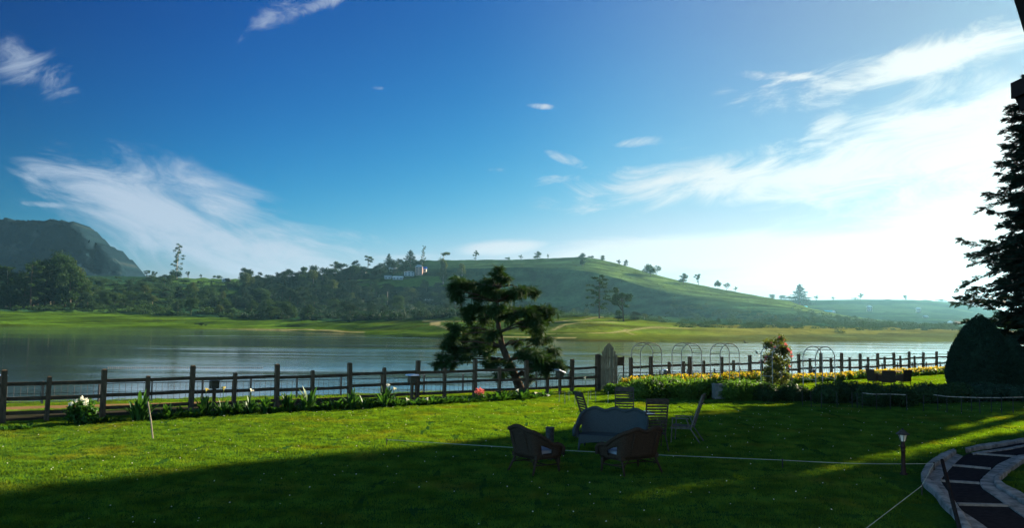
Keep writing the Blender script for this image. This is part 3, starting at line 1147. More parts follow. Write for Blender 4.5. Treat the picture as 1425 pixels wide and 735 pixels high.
for px, s, h, k, w, lab in ((1113, 0.72, 33, 'conifer', 2.0, 'big solitary conifer on the hazy saddle'), (1135, 0.95, 9, 'airy', 1.3, 'small tree right of the big solitary conifer'),
                            (1160, 0.98, 6, 'airy', 1.5, 'tiny tree on the hazy right skyline left of the umbrella tree'), (1190, 0.98, 4, 'low', 1.4, 'low bush under the umbrella tree on the hazy skyline'),
                            (1197, 0.98, 11, 'airy', 1.3, 'umbrella-shaped tree alone on the hazy right skyline'), (1260, 0.98, 8, 'broad', 0.9, 'tiny round tree alone on the hazy right skyline'),
                            (1310, 0.97, 5, 'low', 1.8, 'low clump at the right end of the hazy skyline'), (1075, 0.98, 8, 'broad', 2.0, 'bushy tree left of the big solitary conifer'),
                            (1088, 0.98, 7, 'broad', 2.0, 'second bushy tree left of the big solitary conifer'), (1099, 0.98, 6, 'low', 2.0, 'low bushes at the foot of the solitary conifer')):
    far_tree('conifer_tree' if k == 'conifer' else 'hill_tree', px, 0, h, k, lab, 'tree', 'trees on the hazy right hill', w, h2(px, s))

# the tall wood at the left edge
LW = [(8, 62, 'tall', 1.6), (-6, 66, 'dark', 1.0), (20, 58, 'dark', 1.0), (33, 52, 'broad', 1.0), (42, 66, 'pine', 1.0), (52, 60, 'dark', 0.8), (62, 72, 'broad', 0.8), (74, 84, 'dark', 0.75), (86, 80, 'broad', 0.7), (97, 70, 'broad', 0.8), (70, 60, 'tall', 1.2), (106, 60, 'olive', 0.8), (-20, 70, 'dark', 1.0), (-40, 74, 'broad', 1.0), (14, 40, 'dark', 1.2), (46, 42, 'broad', 1.2), (90, 46, 'dark', 1.1), (112, 42, 'broad', 1.0)]
for px, h, k, w in LW:
    far_tree('woodland_tree', px, 426 + tree_rnd.uniform(0, 5), h, k, 'tall tree in the dense wood at the left end of the far shore', 'tree', 'tall wood at the left of the far shore', w)
# bushes and trees on the broken slope left of the dark wood
for i in range(76):
    px = tree_rnd.uniform(90, 345)
    top = cinterp(RIDGE_P, px) + 5
    py = tree_rnd.uniform(top + 4, cinterp(L1_P, px) - 1)
    if px < 125 and py < 405:
        continue
    h = tree_rnd.uniform(7, 19) * (0.85 + 0.5 * (py - top) / 45)
    far_tree('slope_tree', px, py, h, tree_rnd.choice(['broad', 'olive', 'low', 'dark', 'broad']), 'bushy tree scattered over the broken slope beside the dark wood', 'tree', 'trees on the broken left slope', tree_rnd.uniform(0.9, 1.6))
# the dark wood in the middle
for i in range(150):
    px = tree_rnd.uniform(338, 640)
    top = cinterp(RIDGE_P, px) + (1 if px < 500 else 8)
    lo_ = cinterp(L1_P, px) - 1
    py = lo_ - (lo_ - top) * tree_rnd.random() ** 1.15
    if px > 500 and 383 < py < 402:
        continue
    if px > 590 and py < 402:
        continue
    if 525 < px < 600 and py < 392:
        continue
    h = tree_rnd.uniform(10, 23)
    if py > 420:
        h *= 1.25
    far_tree('woodland_tree', px, py, h, tree_rnd.choice(['dark', 'dark', 'broad', 'dark', 'broad', 'olive' if 395 < py < 420 else 'dark']), 'round-crowned tree in the dark wood behind the far meadow', 'tree', 'dark wood in the middle of the far shore', tree_rnd.uniform(0.9, 1.35))
for px, py, h in ((400, 392, 19), (409, 394, 17), (418, 393, 17), (427, 394, 15), (434, 393, 25), (442, 394, 16), (449, 393, 22), (461, 395, 24), (386, 394, 16), (472, 393, 16), (372, 396, 16), (378, 396, 14), (393, 394, 14), (356, 398, 16), (364, 398, 14), (480, 391, 18), (487, 390, 20), (503, 386, 18), (522, 385, 17), (530, 383, 18), (548, 382, 22), (562, 382, 22), (579, 380, 20)):
    far_tree('woodland_tree', px, py, h, 'dark', 'round-crowned tree on the upper edge of the dark wood', 'tree', 'dark wood upper edge', tree_rnd.uniform(0.95, 1.5))

for i in range(34):
    if i < 22:
        px = tree_rnd.uniform(930, 1180)
        py = tree_rnd.uniform(cinterp(L1_P, px) - 14, cinterp(L1_P, px) - 1)
    else:
        px = tree_rnd.uniform(650, 800)
        py = tree_rnd.uniform(422, 439)
    far_tree('hill_bush', px, py, tree_rnd.uniform(4, 9), tree_rnd.choice(['low', 'broad', 'olive']), 'small bush dotted along the foot of the hazy hill', 'bush', 'bushes at the foot of the hazy hill', tree_rnd.uniform(1.0, 2.0))

# scrub and tea bushes: what nobody could count
def scrub(name, regions, n, s0, s1, mat, dens):
    m = MB()
    TV, TF = rhombs(4, 1.0, 0.75, 0.8)
    pts, sz = [], []
    for i in range(n):
        x0, x1, f0, f1 = regions[tree_rnd.randrange(len(regions))]
        px = tree_rnd.uniform(x0, x1)
        a, b_ = cinterp(RIDGE_P, px), cinterp(L1_P, px)
        py = b_ - (b_ - a) * tree_rnd.uniform(f0, f1)
        q = T(px, py)
        r = tree_rnd.uniform(s0, s1)
        k = int(dens)
        d = rand_dirs(k) * (rng.random((k, 1)) ** 0.45) * np.array((r * 1.3, r, r * 0.75))
        d[:, 2] = np.abs(d[:, 2])
        pts.append(d + np.array((q.x, q.y, q.z)))
        sz.append(np.full(k, r * 0.20) * (0.6 + 0.8 * rng.random(k)))
    pts = np.concatenate(pts)
    sz = np.concatenate(sz)
    m.inst(TV, TF, frames(rand_dirs(len(pts)), rng.random(len(pts)) * 6.28), pts, sz)
    return tag(m.build(name, mat), kind='stuff')


tag(scrub('wood_undergrowth', [(338, 640, 0.0, 0.30), (338, 500, 0.25, 0.95), (500, 640, 0.0, 0.5)], 900, 2.0, 4.2, L_fardark, 90), 'dark undergrowth and small trees filling the wood on the far shore', 'undergrowth', kind='stuff')
tag(scrub('slope_scrub', [(-40, 345, 0.0, 0.5), (90, 345, 0.3, 0.95)], 620, 1.6, 3.8, L_far, 80), 'green scrub covering the broken slope at the left', 'scrub', kind='stuff')
tag(scrub('hill_scrub', [(930, 1320, 0.05, 0.42), (640, 930, 0.02, 0.12), (1100, 1330, 0.1, 0.9)], 620, 1.0, 2.4, L_far, 60), 'low scrub in bands along the foot of the hazy hill', 'scrub', kind='stuff')
tag(scrub('shore_scrub', [(1120, 1340, -0.55, 0.1), (930, 1120, -0.14, 0.05), (640, 930, -0.02, 0.04)], 260, 0.5, 1.5, L_far, 50), 'rough scrub along the edge of the far meadow at the right', 'scrub', kind='stuff')
tag(scrub('tea_bushes', [(640, 1080, 0.15, 0.97), (497, 640, 0.72, 0.78)], 1500, 0.5, 1.1, L_far2, 24), 'tea bushes planted over the far hill', 'tea bushes', kind='stuff')

# ------------------------------------------------------------------ far houses
M_hw = mat_simple('house_wall_cream', (0.55, 0.50, 0.42), (0.45, 0.40, 0.33), 0.9, 0.6)
M_hg = mat_simple('house_wall_grey', (0.34, 0.36, 0.37), (0.27, 0.29, 0.30), 0.9, 0.6)
M_hp = mat_simple('house_wall_pink', (0.34, 0.22, 0.18), (0.28, 0.18, 0.15), 0.9, 0.6)
M_rg = mat_simple('roof_grey', (0.30, 0.33, 0.36), (0.22, 0.25, 0.28), 0.7, 0.8)
M_rb = mat_simple('roof_blue', (0.03, 0.12, 0.45), (0.03, 0.09, 0.35), 0.6, 0.8)
M_rt = mat_simple('roof_turquoise', (0.10, 0.55, 0.60), (0.08, 0.45, 0.52), 0.6, 0.8)
M_rw = mat_simple('roof_white', (0.72, 0.72, 0.70), (0.62, 0.62, 0.60), 0.6, 0.8)
M_win = mat_simple('dark_window', (0.02, 0.025, 0.03), (0.03, 0.035, 0.04), 0.2, 1, spec=0.5)


def house(px, py, wpx, hpx, wallm, roofm, label, hip=True, rz=0.0, floors=1, base=None):
    p = T(px, py) if base is None else base
    w, h = wpx * p.y / F, hpx * p.y / F
    d = w * 0.7
    r = empty('hill_house', (p.x, p.y, p.z - 0.3), rz, label, 'house', 'houses on the far hills')
    wh = h * (0.62 if floors == 1 else 0.78)
    m = MB()
    m.box((0, 0, wh / 2), (w, d, wh))
    m.build('wall', wallm, r)
    m = MB()
    e, rh = 0.35, h - wh
    x, y = w / 2 + e, d / 2 + e
    rx = x * (0.4 if hip else 1.0)
    V = [(-x, -y, wh), (x, -y, wh), (x, y, wh), (-x, y, wh), (-rx, 0, wh + rh), (rx, 0, wh + rh)]
    m.add(V, [(0, 1, 5, 4), (2, 3, 4, 5)])
    m.add(V, [(1, 2, 5), (3, 0, 4)])
    m.add(V, [(3, 2, 1, 0)])
    m.build('roof', roofm, r)
    nwin = max(2, int(w / 2.6))
    for f in range(floors):
        for k in range(nwin):
            m = MB()
            m.box((-w / 2 + w * (k + 0.5) / nwin, -d / 2 - 0.03, wh * (f + 0.55) / floors), (w / nwin * 0.45, 0.08, wh / floors * 0.45))
            m.build('window', M_win, r)
    return r


house(547, 379, 11, 9, M_hg, M_rg, 'grey house with hipped roof below the pointed conifer')
house(583, 383, 10, 15, M_hp, M_rg, 'narrow pink and cream tall house on the wooded hilltop', floors=4)
house(589, 379, 9, 8, M_hw, M_rb, 'house with a bright blue roof beside the narrow tall house', hip=False)
house(570, 384, 14, 7, M_hg, M_rg, 'long grey house left of the narrow tall house', floors=2)
house(540, 388, 9, 5, M_hg, M_rg, 'small grey building at the left end of the terrace row', hip=False)
house(554, 389, 14, 5, M_hg, M_rw, 'long low white-roofed building below the grey house', hip=False)
house(506, 381, 6, 4, M_hg, M_rw, 'small pale shed among trees under the umbrella tree', hip=False)
house(598, 421, 12, 5, M_hw, M_rw, 'low white shed beside the road left of the cypress', hip=False)
house(630, 425, 11, 5, M_hw, M_rw, 'low pale shed behind the cypress crown', hip=False)
house(315, 392, 10, 5, M_hg, M_rg, 'low roofs among trees on the left ridge', hip=True)
house(1118, 0, 9, 5, M_hg, M_rt, 'small house with turquoise roof under the solitary conifer', False, base=h2(1118, 0.62))
house(1153, 0, 11, 5, M_hg, M_rt, 'house with pale turquoise roof on the hazy slope', False, base=h2(1153, 0.45))
house(1160, 0, 4, 6, M_hw, M_rw, 'little white house beside the pale turquoise roof', True, base=h2(1160, 0.42))
house(1210, 0, 6, 10, M_hw, M_rw, 'tall white house on the hazy wooded slope', floors=3, base=h2(1210, 0.5))
house(1278, 0, 5, 8, M_hw, M_rw, 'white house upper of the pair on the right hazy slope', floors=2, base=h2(1278, 0.5))
house(1288, 0, 6, 5, M_hw, M_rw, 'white house lower of the pair on the right hazy slope', base=h2(1288, 0.3))
house(1322, 0, 5, 6, M_hw, M_rw, 'small white house near the water at the right', base=h2(1322, 0.12))
p = T(539, 427)
mb = MB()
mb.tube([(0, 0, 0), (0, 0, 21 * p.y / F)], [0.4, 0.25], 8)
tag(mb.build('utility_pole', M_barkpale, loc=p), 'pale bare pole standing in front of the dark wood', 'pole')

# ------------------------------------------------------------------ near fence
TALL = [-290, -130, 8, 146, 268, 387, 488, 581, 661, 733, 796]
MID = [-60, 69, 206, 327, 436, 536, 619, 695, 762]
TALL_R = [878, 906, 960, 1004, 1043, 1080, 1112, 1142, 1171, 1197, 1221, 1244, 1265, 1284.5, 1303, 1320, 1336, 1351, 1366, 1380, 1394, 1407, 1419, 1430]
MID_R = [931, 951, 979, 1021, 1060, 1096, 1127, 1156, 1182, 1208, 1231, 1253, 1273]


def timber_post(h, w):
    m = MB()
    m.box((0, 0, h / 2 - 0.15), (w, w, h + 0.3), None, 0, 0.95)
    m.box((0, 0, h + 0.012), (w * 0.88, w * 0.88, 0.024), None, 0, 0.75)
    return m


def timber_fence(label, talls, mids, end_rail=None):
    x0, y0 = fence_at(talls[0])
    root = empty('post_and_rail_fence', (x0, y0, zg(x0, y0)), 0, label, 'fence', 'post and rail fence along the lake lawn')
    base = Vector(root.location)
    fr = random.Random(3)
    fa = math.atan2(FU.y, FU.x)
    tm = timber_post(1.56, 0.155).mesh('tall_post', [M_post])
    mm = timber_post(1.30, 0.125).mesh('short_post', [M_post])
    for pxl, me in ((talls, tm), (mids, mm)):
        for px in pxl:
            x, y = fence_at(px)
            o_ = bpy.data.objects.new('post', me)
            col.objects.link(o_)
            o_.parent = root
            o_.location = Vector((x, y, zg(x, y))) - base
            o_.rotation_euler = (fr.uniform(-0.015, 0.015), fr.uniform(-0.02, 0.02), fa + fr.uniform(-0.08, 0.08))
            o_.scale = (1, 1, fr.uniform(0.97, 1.03))
    ends = list(talls) + ([end_rail] if end_rail else [])
    for a, b_ in zip(ends[:-1], ends[1:]):
        xa, ya = fence_at(a)
        xb, yb = fence_at(b_)
        za, zb = zg(xa, ya), zg(xb, yb)
        off = fr.uniform(-0.05, 0.05)
        for h in (1.13, 0.68, 0.27):
            m = MB()
            e0, e1 = fr.uniform(-0.025, 0.025), fr.uniform(-0.025, 0.025)
            sag = fr.uniform(-0.015, 0.005)
            pts = []
            for k in range(4):
                s = k / 3
                pts.append(Vector((xa + (xb - xa) * s, ya + (yb - ya) * s, za + (zb - za) * s + h + off + e0 + (e1 - e0) * s + sag * math.sin(math.pi * s))) - base)
            dirn = (pts[-1] - pts[0]).normalized()
            sd = dirn.cross(Vector((0, 0, 1))) * (0.03)
            hh = 0.055
            Vs = []
            for p_ in pts:
                for sg, zz in ((-1, -hh), (1, -hh), (1, hh), (-1, hh)):
                    Vs.append(p_ + sd * sg + Vector((0, 0, zz)))
            Fs = []
            for k in range(3):
                for j in range(4):
                    Fs.append((4 * k + j, 4 * k + (j + 1) % 4, 4 * k + 4 + (j + 1) % 4, 4 * k + 4 + j))
            Fs += [(3, 2, 1, 0), (12, 13, 14, 15)]
            m.add(Vs, Fs)
            m.build('rail', M_rail, root)
    return root


timber_fence('dark timber post and rail fence left of the pointed gate', TALL, MID, 830)
timber_fence('dark timber post and rail fence right of the pointed gate', TALL_R, MID_R)

# the pointed picket gate, standing open between two posts
gx, gy = fence_at(832)
gp = Vector((gx, gy, zg(gx, gy)))
groot = empty('picket_gate', gp, math.atan2(FU.y, FU.x), 'tall pale picket gate rising to a point between the fences', 'gate')
m = timber_post(1.75, 0.20)
m.build('gate_post', M_rail, groot)
ng = 9
m = MB()
for k in range(ng):
    x = 0.20 + 1.05 * k / (ng - 1)
    t = abs(k / (ng - 1) - 0.5) * 2
    hgt = 2.28 - 0.62 * t ** 1.5 + random.uniform(-0.03, 0.03)
    w = 0.095
    V = [(-w / 2, -0.015, 0.06), (w / 2, -0.015, 0.06), (w / 2, 0.015, 0.06), (-w / 2, 0.015, 0.06),
         (-w / 2, -0.015, hgt), (w / 2, -0.015, hgt), (w / 2, 0.015, hgt), (-w / 2, 0.015, hgt), (0, -0.015, hgt + 0.08), (0, 0.015, hgt + 0.08)]
    V = np.array(V) + np.array((x, random.uniform(-0.004, 0.004), 0))
    m.add(V, [(0, 1, 5, 4), (1, 2, 6, 5), (2, 3, 7, 6), (3, 0, 4, 7), (5, 6, 9, 8), (7, 4, 8, 9)])
    m.add(V, [(4, 5, 8), (6, 7, 9)])
m.build('picket_panel', M_gate, groot)
m = MB()
for z in (0.35, 1.0, 1.6):
    m.box((0.72, 0.04, z), (1.15, 0.04, 0.09))
m.build('gate_frame', M_rail, groot)

# small framed board on two legs behind the gate
sp = Vector((*fence_at(863, 1.2), 0))
sp.z = zg(sp.x, sp.y)
sroot = empty('notice_board', sp, math.atan2(FU.y, FU.x), 'small brown framed board on legs just right of the picket gate', 'notice board')
s_ = sp.y / F
top = HC - (497 - hz(863)) * s_ - sp.z
bot = HC - (508.5 - hz(863)) * s_ - sp.z
m = MB()
m.box((0, 0, (top + bot) / 2), (0.46, 0.035, top - bot - 0.06))
m.build('board', mat_simple('board_brown', (0.12, 0.085, 0.05), (0.08, 0.055, 0.035), 0.8, 6), sroot)
m = MB()
for z in (top - 0.02, bot + 0.02):
    m.box((0, -0.004, z), (0.54, 0.06, 0.05))
m.build('frame', M_rail, sroot)
for x in (-0.25, 0.25):
    m = MB()
    m.box((x, 0.003, top / 2), (0.05, 0.05, top + 0.1))
    m.build('leg', M_rail, sroot)

# ------------------------------------------------------------------ lake-side wire fence
root = empty('wire_fence', (*xy(0, float(lf(0))), zg(*xy(0, float(lf(0))))), 0, 'low wire mesh fence with thin posts along the lake edge', 'fence')
base = Vector(root.location)
pm = MB()
pm.box((0, 0, 0.44), (0.085, 0.085, 1.3))
pmesh = pm.mesh('thin_post', [mat_simple('pinkish_post', (0.26, 0.19, 0.16), (0.16, 0.12, 0.10), 0.85, 7)])
lu = np.arange(-32, 84, 2.3)
for u in lu:
    x, y = xy(u, float(lf(u)))
    o = bpy.data.objects.new('post', pmesh)
    col.objects.link(o)
    o.parent = root
    o.location = Vector((x, y, zg(x, y))) - base
    o.rotation_euler = (0, 0, 0.6 + random.uniform(-0.2, 0.2))
m = MB()
for u in np.arange(-32, 83, 0.27):
    x, y = xy(u, float(lf(u)))
    z = zg(x, y)
    m.box(Vector((x, y, z + 0.52)) - base, (0.016, 0.016, 0.86))
for h in (0.10, 0.52, 0.93):
    pts = []
    for u in np.arange(-32, 83, 2.3):
        x, y = xy(u, float(lf(u)))
        pts.append(Vector((x, y, zg(x, y) + h)) - base)
    m.tube(pts, 0.011 if h < 0.9 else 0.02, 5)
m.build('wire_mesh', M_metal, root)

# float line out on the water
m = MB()
a, b_ = P(150, 510.5, 66), P(365, 508.5, 68)
for k in range(75):
    s = k / 74
    m.box((a.x + (b_.x - a.x) * s, a.y + (b_.y - a.y) * s, WATER + 0.05), (0.09, 0.05, 0.05))
m.tube([(a.x, a.y, WATER + 0.01), (b_.x, b_.y, WATER + 0.01)], 0.008, 5)
tag(m.build('float_line', M_arch), 'thin line of dark floats across the lake behind the left fence', 'float line')

# ------------------------------------------------------------------ post lamps
def post_lamp(px, base_py, cap_py, label, boxy=True, tilt=0.0):
    p = G(px, base_py)
    h = (base_py - cap_py) * p.y / F
    r = empty('post_lamp', p, random.uniform(0.3, 0.8), label, 'lamp post', 'post lamps along the fence')
    m = MB()
    m.box((0, 0, (h - 0.3) / 2 - 0.05), (0.10 if boxy else 0.15, 0.10 if boxy else 0.15, h - 0.2))
    m.build('post', M_post, r)
    m = MB()
    m.box((0, 0, h - 0.20), (0.27 if boxy else 0.16, 0.27 if boxy else 0.16, 0.29))
    m.build('lamp_box', M_lampbox, r)
    m = MB()
    m.box((0, 0, h - 0.035), (0.42, 0.42, 0.05), Matrix.Rotation(tilt, 3, 'Y'), 0, 0.86)
    m.build('cap', M_cap, r)
    return r


post_lamp(297, 573, 528, 'post lamp with pale blue cap nearest the left end of the fence')
post_lamp(531.5, 549, 515.5, 'slim post lamp whose pale cap stands above the top rail', False)
post_lamp(573, 561, 521.5, 'post lamp with pale blue cap beside a tall fence post')
post_lamp(779, 550, 516, 'post lamp with tilted cap under the right branches of the cypress', True, 0.35)
post_lamp(927, 533, 510.5, 'short post lamp between the first two bare garden arches', True)
post_lamp(1036, 527, 500, 'slim post lamp behind the third bare garden arch', False)
post_lamp(1132, 524, 504, 'short post lamp right of the rose arch behind yellow flowers', True)
post_lamp(1205, 518, 500, 'short post lamp between the two strips of yellow flowers', False)
post_lamp(1, 566, 520, 'post lamp with pale cap cut by the left edge of the picture', True)

# ------------------------------------------------------------------ garden arches
def arch_mesh(W_=1.55, D_=0.62, H_=2.3):
    m = MB()
    r = 0.021
    hoops = []
    for y in (-D_ / 2, D_ / 2):
        pts = [(-W_ / 2, y, -0.1), (-W_ / 2, y, 0.8), (-W_ / 2, y, H_ - 0.52)]
        for k in range(1, 12):
            a = math.pi * (1 - k / 12)
            pts.append((W_ / 2 * math.cos(a), y, H_ - 0.52 + 0.52 * math.sin(a)))
        pts += [(W_ / 2, y, H_ - 0.52), (W_ / 2, y, 0.8), (W_ / 2, y, -0.1)]
        m.tube(pts, r, 7)
        hoops.append(pts)
    bars = []
    for i in (2, 5, 8, 11, 14):
        b_ = MB()
        b_.tube([hoops[0][i], hoops[1][i]], r * 0.75, 6)
        bars.append(b_)
    for x in (-W_ / 2, W_ / 2):
        for z in (0.35, 0.85, 1.3):
            b_ = MB()
            b_.tube([(x, -D_ / 2, z), (x, D_ / 2, z)], r * 0.6, 6)
            bars.append(b_)
    return m, bars


fang = math.atan2(FU.y, FU.x)


def arch(px, py, label, first=[None]):
    p = G(px, py)
    if first[0] is None:
        r = empty('garden_arch', p, fang, label, 'garden arch', 'metal garden arches by the fence')
        a_, b_ = arch_mesh()
        a_.build('hoop', M_arch, r, True)
        for q_ in b_:
            q_.build('crossbar', M_arch, r, True)
        first[0] = r
        return r
    r = copy_tree(first[0])
    r.location = p
    r['label'] = label
    return r


arch(900, 540.5, 'bare metal arch, the one closest to the picket gate')
arch(956, 540.5, 'bare metal arch between two others, second from the picket gate')
arch(1009, 541, 'bare metal arch standing left of the rose-covered arch')
arch(1140.5, 554, 'bare metal arch standing right of the rose-covered arch')
ra = arch(1081, 548, 'metal arch buried under the climbing rose')

# ------------------------------------------------------------------ shrubs
def leafy(m, blobs, n, size, mat, flat=0.0, upper=False):
    w = np.array([b[3] * b[4] + b[3] * b[5] + b[4] * b[5] for b in blobs])
    idx = rng.choice(len(blobs), n, p=w / w.sum())
    B = np.array(blobs)[idx]
    d = rand_dirs(n)
    if upper:
        d[:, 2] = 0.30 + np.abs(d[:, 2])
        d /= np.linalg.norm(d, axis=1, keepdims=True)
    r = 0.72 + 0.34 * rng.random((n, 1))
    pts = B[:, :3] + d * r * B[:, 3:6]
    TV, TF = rhombs(3, 1.0, 0.55, 0.9)
    m.inst(TV, TF, frames(d + 0.7 * rand_dirs(n), rng.random(n) * 6.28), pts, size * (0.6 + 0.8 * rng.random(n)), mat)
    return pts


def core(m, blobs, k, mat):
    for b in blobs:
        prof = []
        for j in range(7):
            a = -math.pi / 2 + math.pi * j / 6
            prof.append((math.cos(a), math.sin(a)))
        V, Fc = [], []
        for r, z in prof:
            for q in range(10):
                t = 6.2832 * q / 10
                V.append((b[0] + r * math.cos(t) * b[3] * k, b[1] + r * math.sin(t) * b[4] * k, b[2] + z * b[5] * k))
        for i in range(6):
            for q in range(10):
                q2 = (q + 1) % 10
                Fc.append((i * 10 + q, i * 10 + q2, i * 10 + 10 + q2, i * 10 + 10 + q))
        m.add(V, Fc, mat)


def hedge_box(p0, p1, width, h, n, size, leafm, name, label, cat='hedge', group=None, flowers=None, nf=0, rnd=0.10):
    """a clipped, lumpy hedge between two ground points"""
    p0, p1 = Vector(p0), Vector(p1)
    d = (p1 - p0)
    L = d.length
    d.normalize()
    sd = Vector((-d.y, d.x, 0)).normalized()
    k = max(2, int(L / (width * 0.55)) + 1)
    blobs = []
    for i in range(k):
        c = p0 + d * (L * i / (k - 1) if k > 1 else 0)
        hh = h * random.uniform(0.9, 1.1)
        c = c + sd * random.uniform(-rnd, rnd)
        blobs.append((c.x - p0.x, c.y - p0.y, hh * 0.42 + c.z - p0.z, width * 0.55, width * 0.55, hh * 0.58))
    m = MB()
    core(m, blobs, 0.8, 0)
    leafy(m, blobs, n, size, 0)
    o = m.build(name, [leafm], loc=p0)
    tag(o, label, cat, group)
    if flowers is not None:
        f = MB()
        leafy(f, [(b[0], b[1], b[2] + 0.02, b[3], b[4], b[5] * 1.02) for b in blobs], nf, size * 1.0, 0, upper=True)
        f.build('flowers', [flowers], o)
    return o


def FQ(px, q):
    x, y = fence_at(px, q)
    return Vector((x, y, zg(x, y)))


rng = np.random.default_rng(21)
random.seed(21)
# yellow flower strips along the fence
hedge_box(G(872, 545), G(940, 541), 0.7, 0.62, 1800, 0.09, L_hedge, 'flower_hedge', 'yellow flowering strip behind the clipped hedge near the gate', 'flower hedge', 'yellow flower strips', L_yel, 700)
hedge_box(G(944, 541), G(1055, 534), 0.75, 0.66, 2000, 0.09, L_hedge, 'flower_hedge', 'yellow flowering strip running behind the middle arches to the rose', 'flower hedge', 'yellow flower strips', L_yel, 900)
hedge_box(FQ(1098, -1.6), FQ(1203, -1.2), 0.8, 0.52, 2600, 0.085, L_hedge, 'flower_hedge', 'long yellow flowering strip right of the rose arch', 'flower hedge', 'yellow flower strips', L_yel, 950)
hedge_box(FQ(1216, -1.2), FQ(1326, -1.0), 0.8, 0.52, 2600, 0.085, L_hedge, 'flower_hedge', 'yellow flowering strip ending behind the big clipped cone', 'flower hedge', 'yellow flower strips', L_yel, 750)
# clipped green hedges on the near side
hedge_box(G(893, 556), G(935, 553), 1.15, 0.92, 2600, 0.085, L_hedge, 'clipped_hedge', 'clipped block hedge behind the slatted chairs, closest to the gate', 'hedge', 'clipped hedges at the lawn edge')
hedge_box(G(952, 556), G(992, 554), 1.1, 0.86, 2400, 0.085, L_hedge, 'clipped_hedge', 'clipped hedge just left of the grey planter chest', 'hedge', 'clipped hedges at the lawn edge')
hedge_box(G(1022, 558), G(1058, 557), 1.1, 0.82, 2200, 0.085, L_hedge, 'clipped_hedge', 'clipped hedge between the grey planter chest and the rose', 'hedge', 'clipped hedges at the lawn edge')
hedge_box(G(1068, 559), G(1104, 559), 1.1, 0.80, 2200, 0.085, L_hedge2, 'clipped_hedge', 'dark clipped hedge at the foot of the climbing rose', 'hedge', 'clipped hedges at the lawn edge')
hedge_box(G(1122, 559), G(1136, 559), 0.65, 0.55, 900, 0.08, L_hedge2, 'small_shrub', 'thin small shrub between the legs of the right bare arch', 'shrub')
hedge_box(G(1150, 562), G(1190, 561), 1.15, 0.88, 2400, 0.085, L_hedge2, 'clipped_hedge', 'dark clipped hedge right of the right bare arch', 'hedge', 'clipped hedges at the lawn edge')
hedge_box(G(1213, 566), G(1252, 566), 1.15, 0.84, 2400, 0.085, L_hedge2, 'clipped_hedge', 'dark rounded hedge in front of the far wicker chairs', 'hedge', 'clipped hedges at the lawn edge')
hedge_box(G(1292, 562), G(1335, 560), 1.3, 0.85, 2400, 0.085, L_hedge2, 'clipped_hedge', 'dark low hedge at the left foot of the big clipped cone', 'hedge', 'clipped hedges at the lawn edge')
hedge_box(G(1345, 560), G(1420, 558), 1.4, 0.80, 3000, 0.085, L_top, 'clipped_hedge', 'very dark low hedge along the front of the big clipped cone', 'hedge', 'clipped hedges at the lawn edge')
hedge_box(G(850, 549), G(868, 548), 0.6, 0.45, 800, 0.09, L_hedge, 'leafy_plant', 'loose leafy plant at the foot of the picket gate', 'plant')

# climbing rose over its arch
p = G(1081, 548)
blobs = []
for k in range(26):
    z = 0.2 + 2.35 * k / 25
    w = 0.60 if z < 1.9 else 0.60 * math.sqrt(max(0.1, 1 - ((z - 1.9) / 0.85) ** 2))
    for q in range(2):
        a = random.random() * 6.28
        blobs.append((w * 0.75 * math.cos(a), w * 0.55 * math.sin(a), z + random.uniform(-0.08, 0.08), 0.26, 0.24, 0.2))
m = MB()
TV, TF = rhombs(3, 1.0, 0.55, 0.9)
pts = crown_points(blobs, 2600)
m.inst(TV, TF, frames(rand_dirs(len(pts)), rng.random(len(pts)) * 6.28), pts, 0.10 * (0.5 + 0.8 * rng.random(len(pts))), 0)
ro = m.build('climbing_rose', [L_rose], loc=p)
tag(ro, 'tall climbing rose bush with red and pink blooms on an arch', 'rose bush')
m = MB()
for k in range(4):
    a = k * 1.6
    m.tube([(0.4 * math.cos(a), 0.3 * math.sin(a), 0), (0.45 * math.cos(a + 0.4), 0.32 * math.sin(a + 0.4), 1.0), (0.2 * math.cos(a), 0.2 * math.sin(a), 2.2)], [0.02, 0.015, 0.006], 6)
m.build('stem', M_bark, ro)
TV, TF = rhombs(7, 0.9, 0.7, 0.6)
spots = [(0.05, -0.3, 2.66), (0.22, -0.3, 2.56), (0.62, -0.2, 1.95), (0.66, -0.2, 1.78), (0.48, -0.3, 2.1), (-0.62, -0.2, 1.55), (-0.55, -0.2, 1.75), (-0.85, -0.2, 1.5), (0.5, -0.35, 1.3), (-0.2, -0.4, 2.2), (0.3, -0.45, 2.35), (-0.35, -0.4, 2.42)]
for s in spots:
    f = MB()
    f.inst(TV, TF, frames(rand_dirs(2), rng.random(2)), np.array([s, s]) + rng.normal(size=(2, 3)) * 0.01, np.full(2, 0.085))
    f.build('rose_bloom', [L_red], ro)

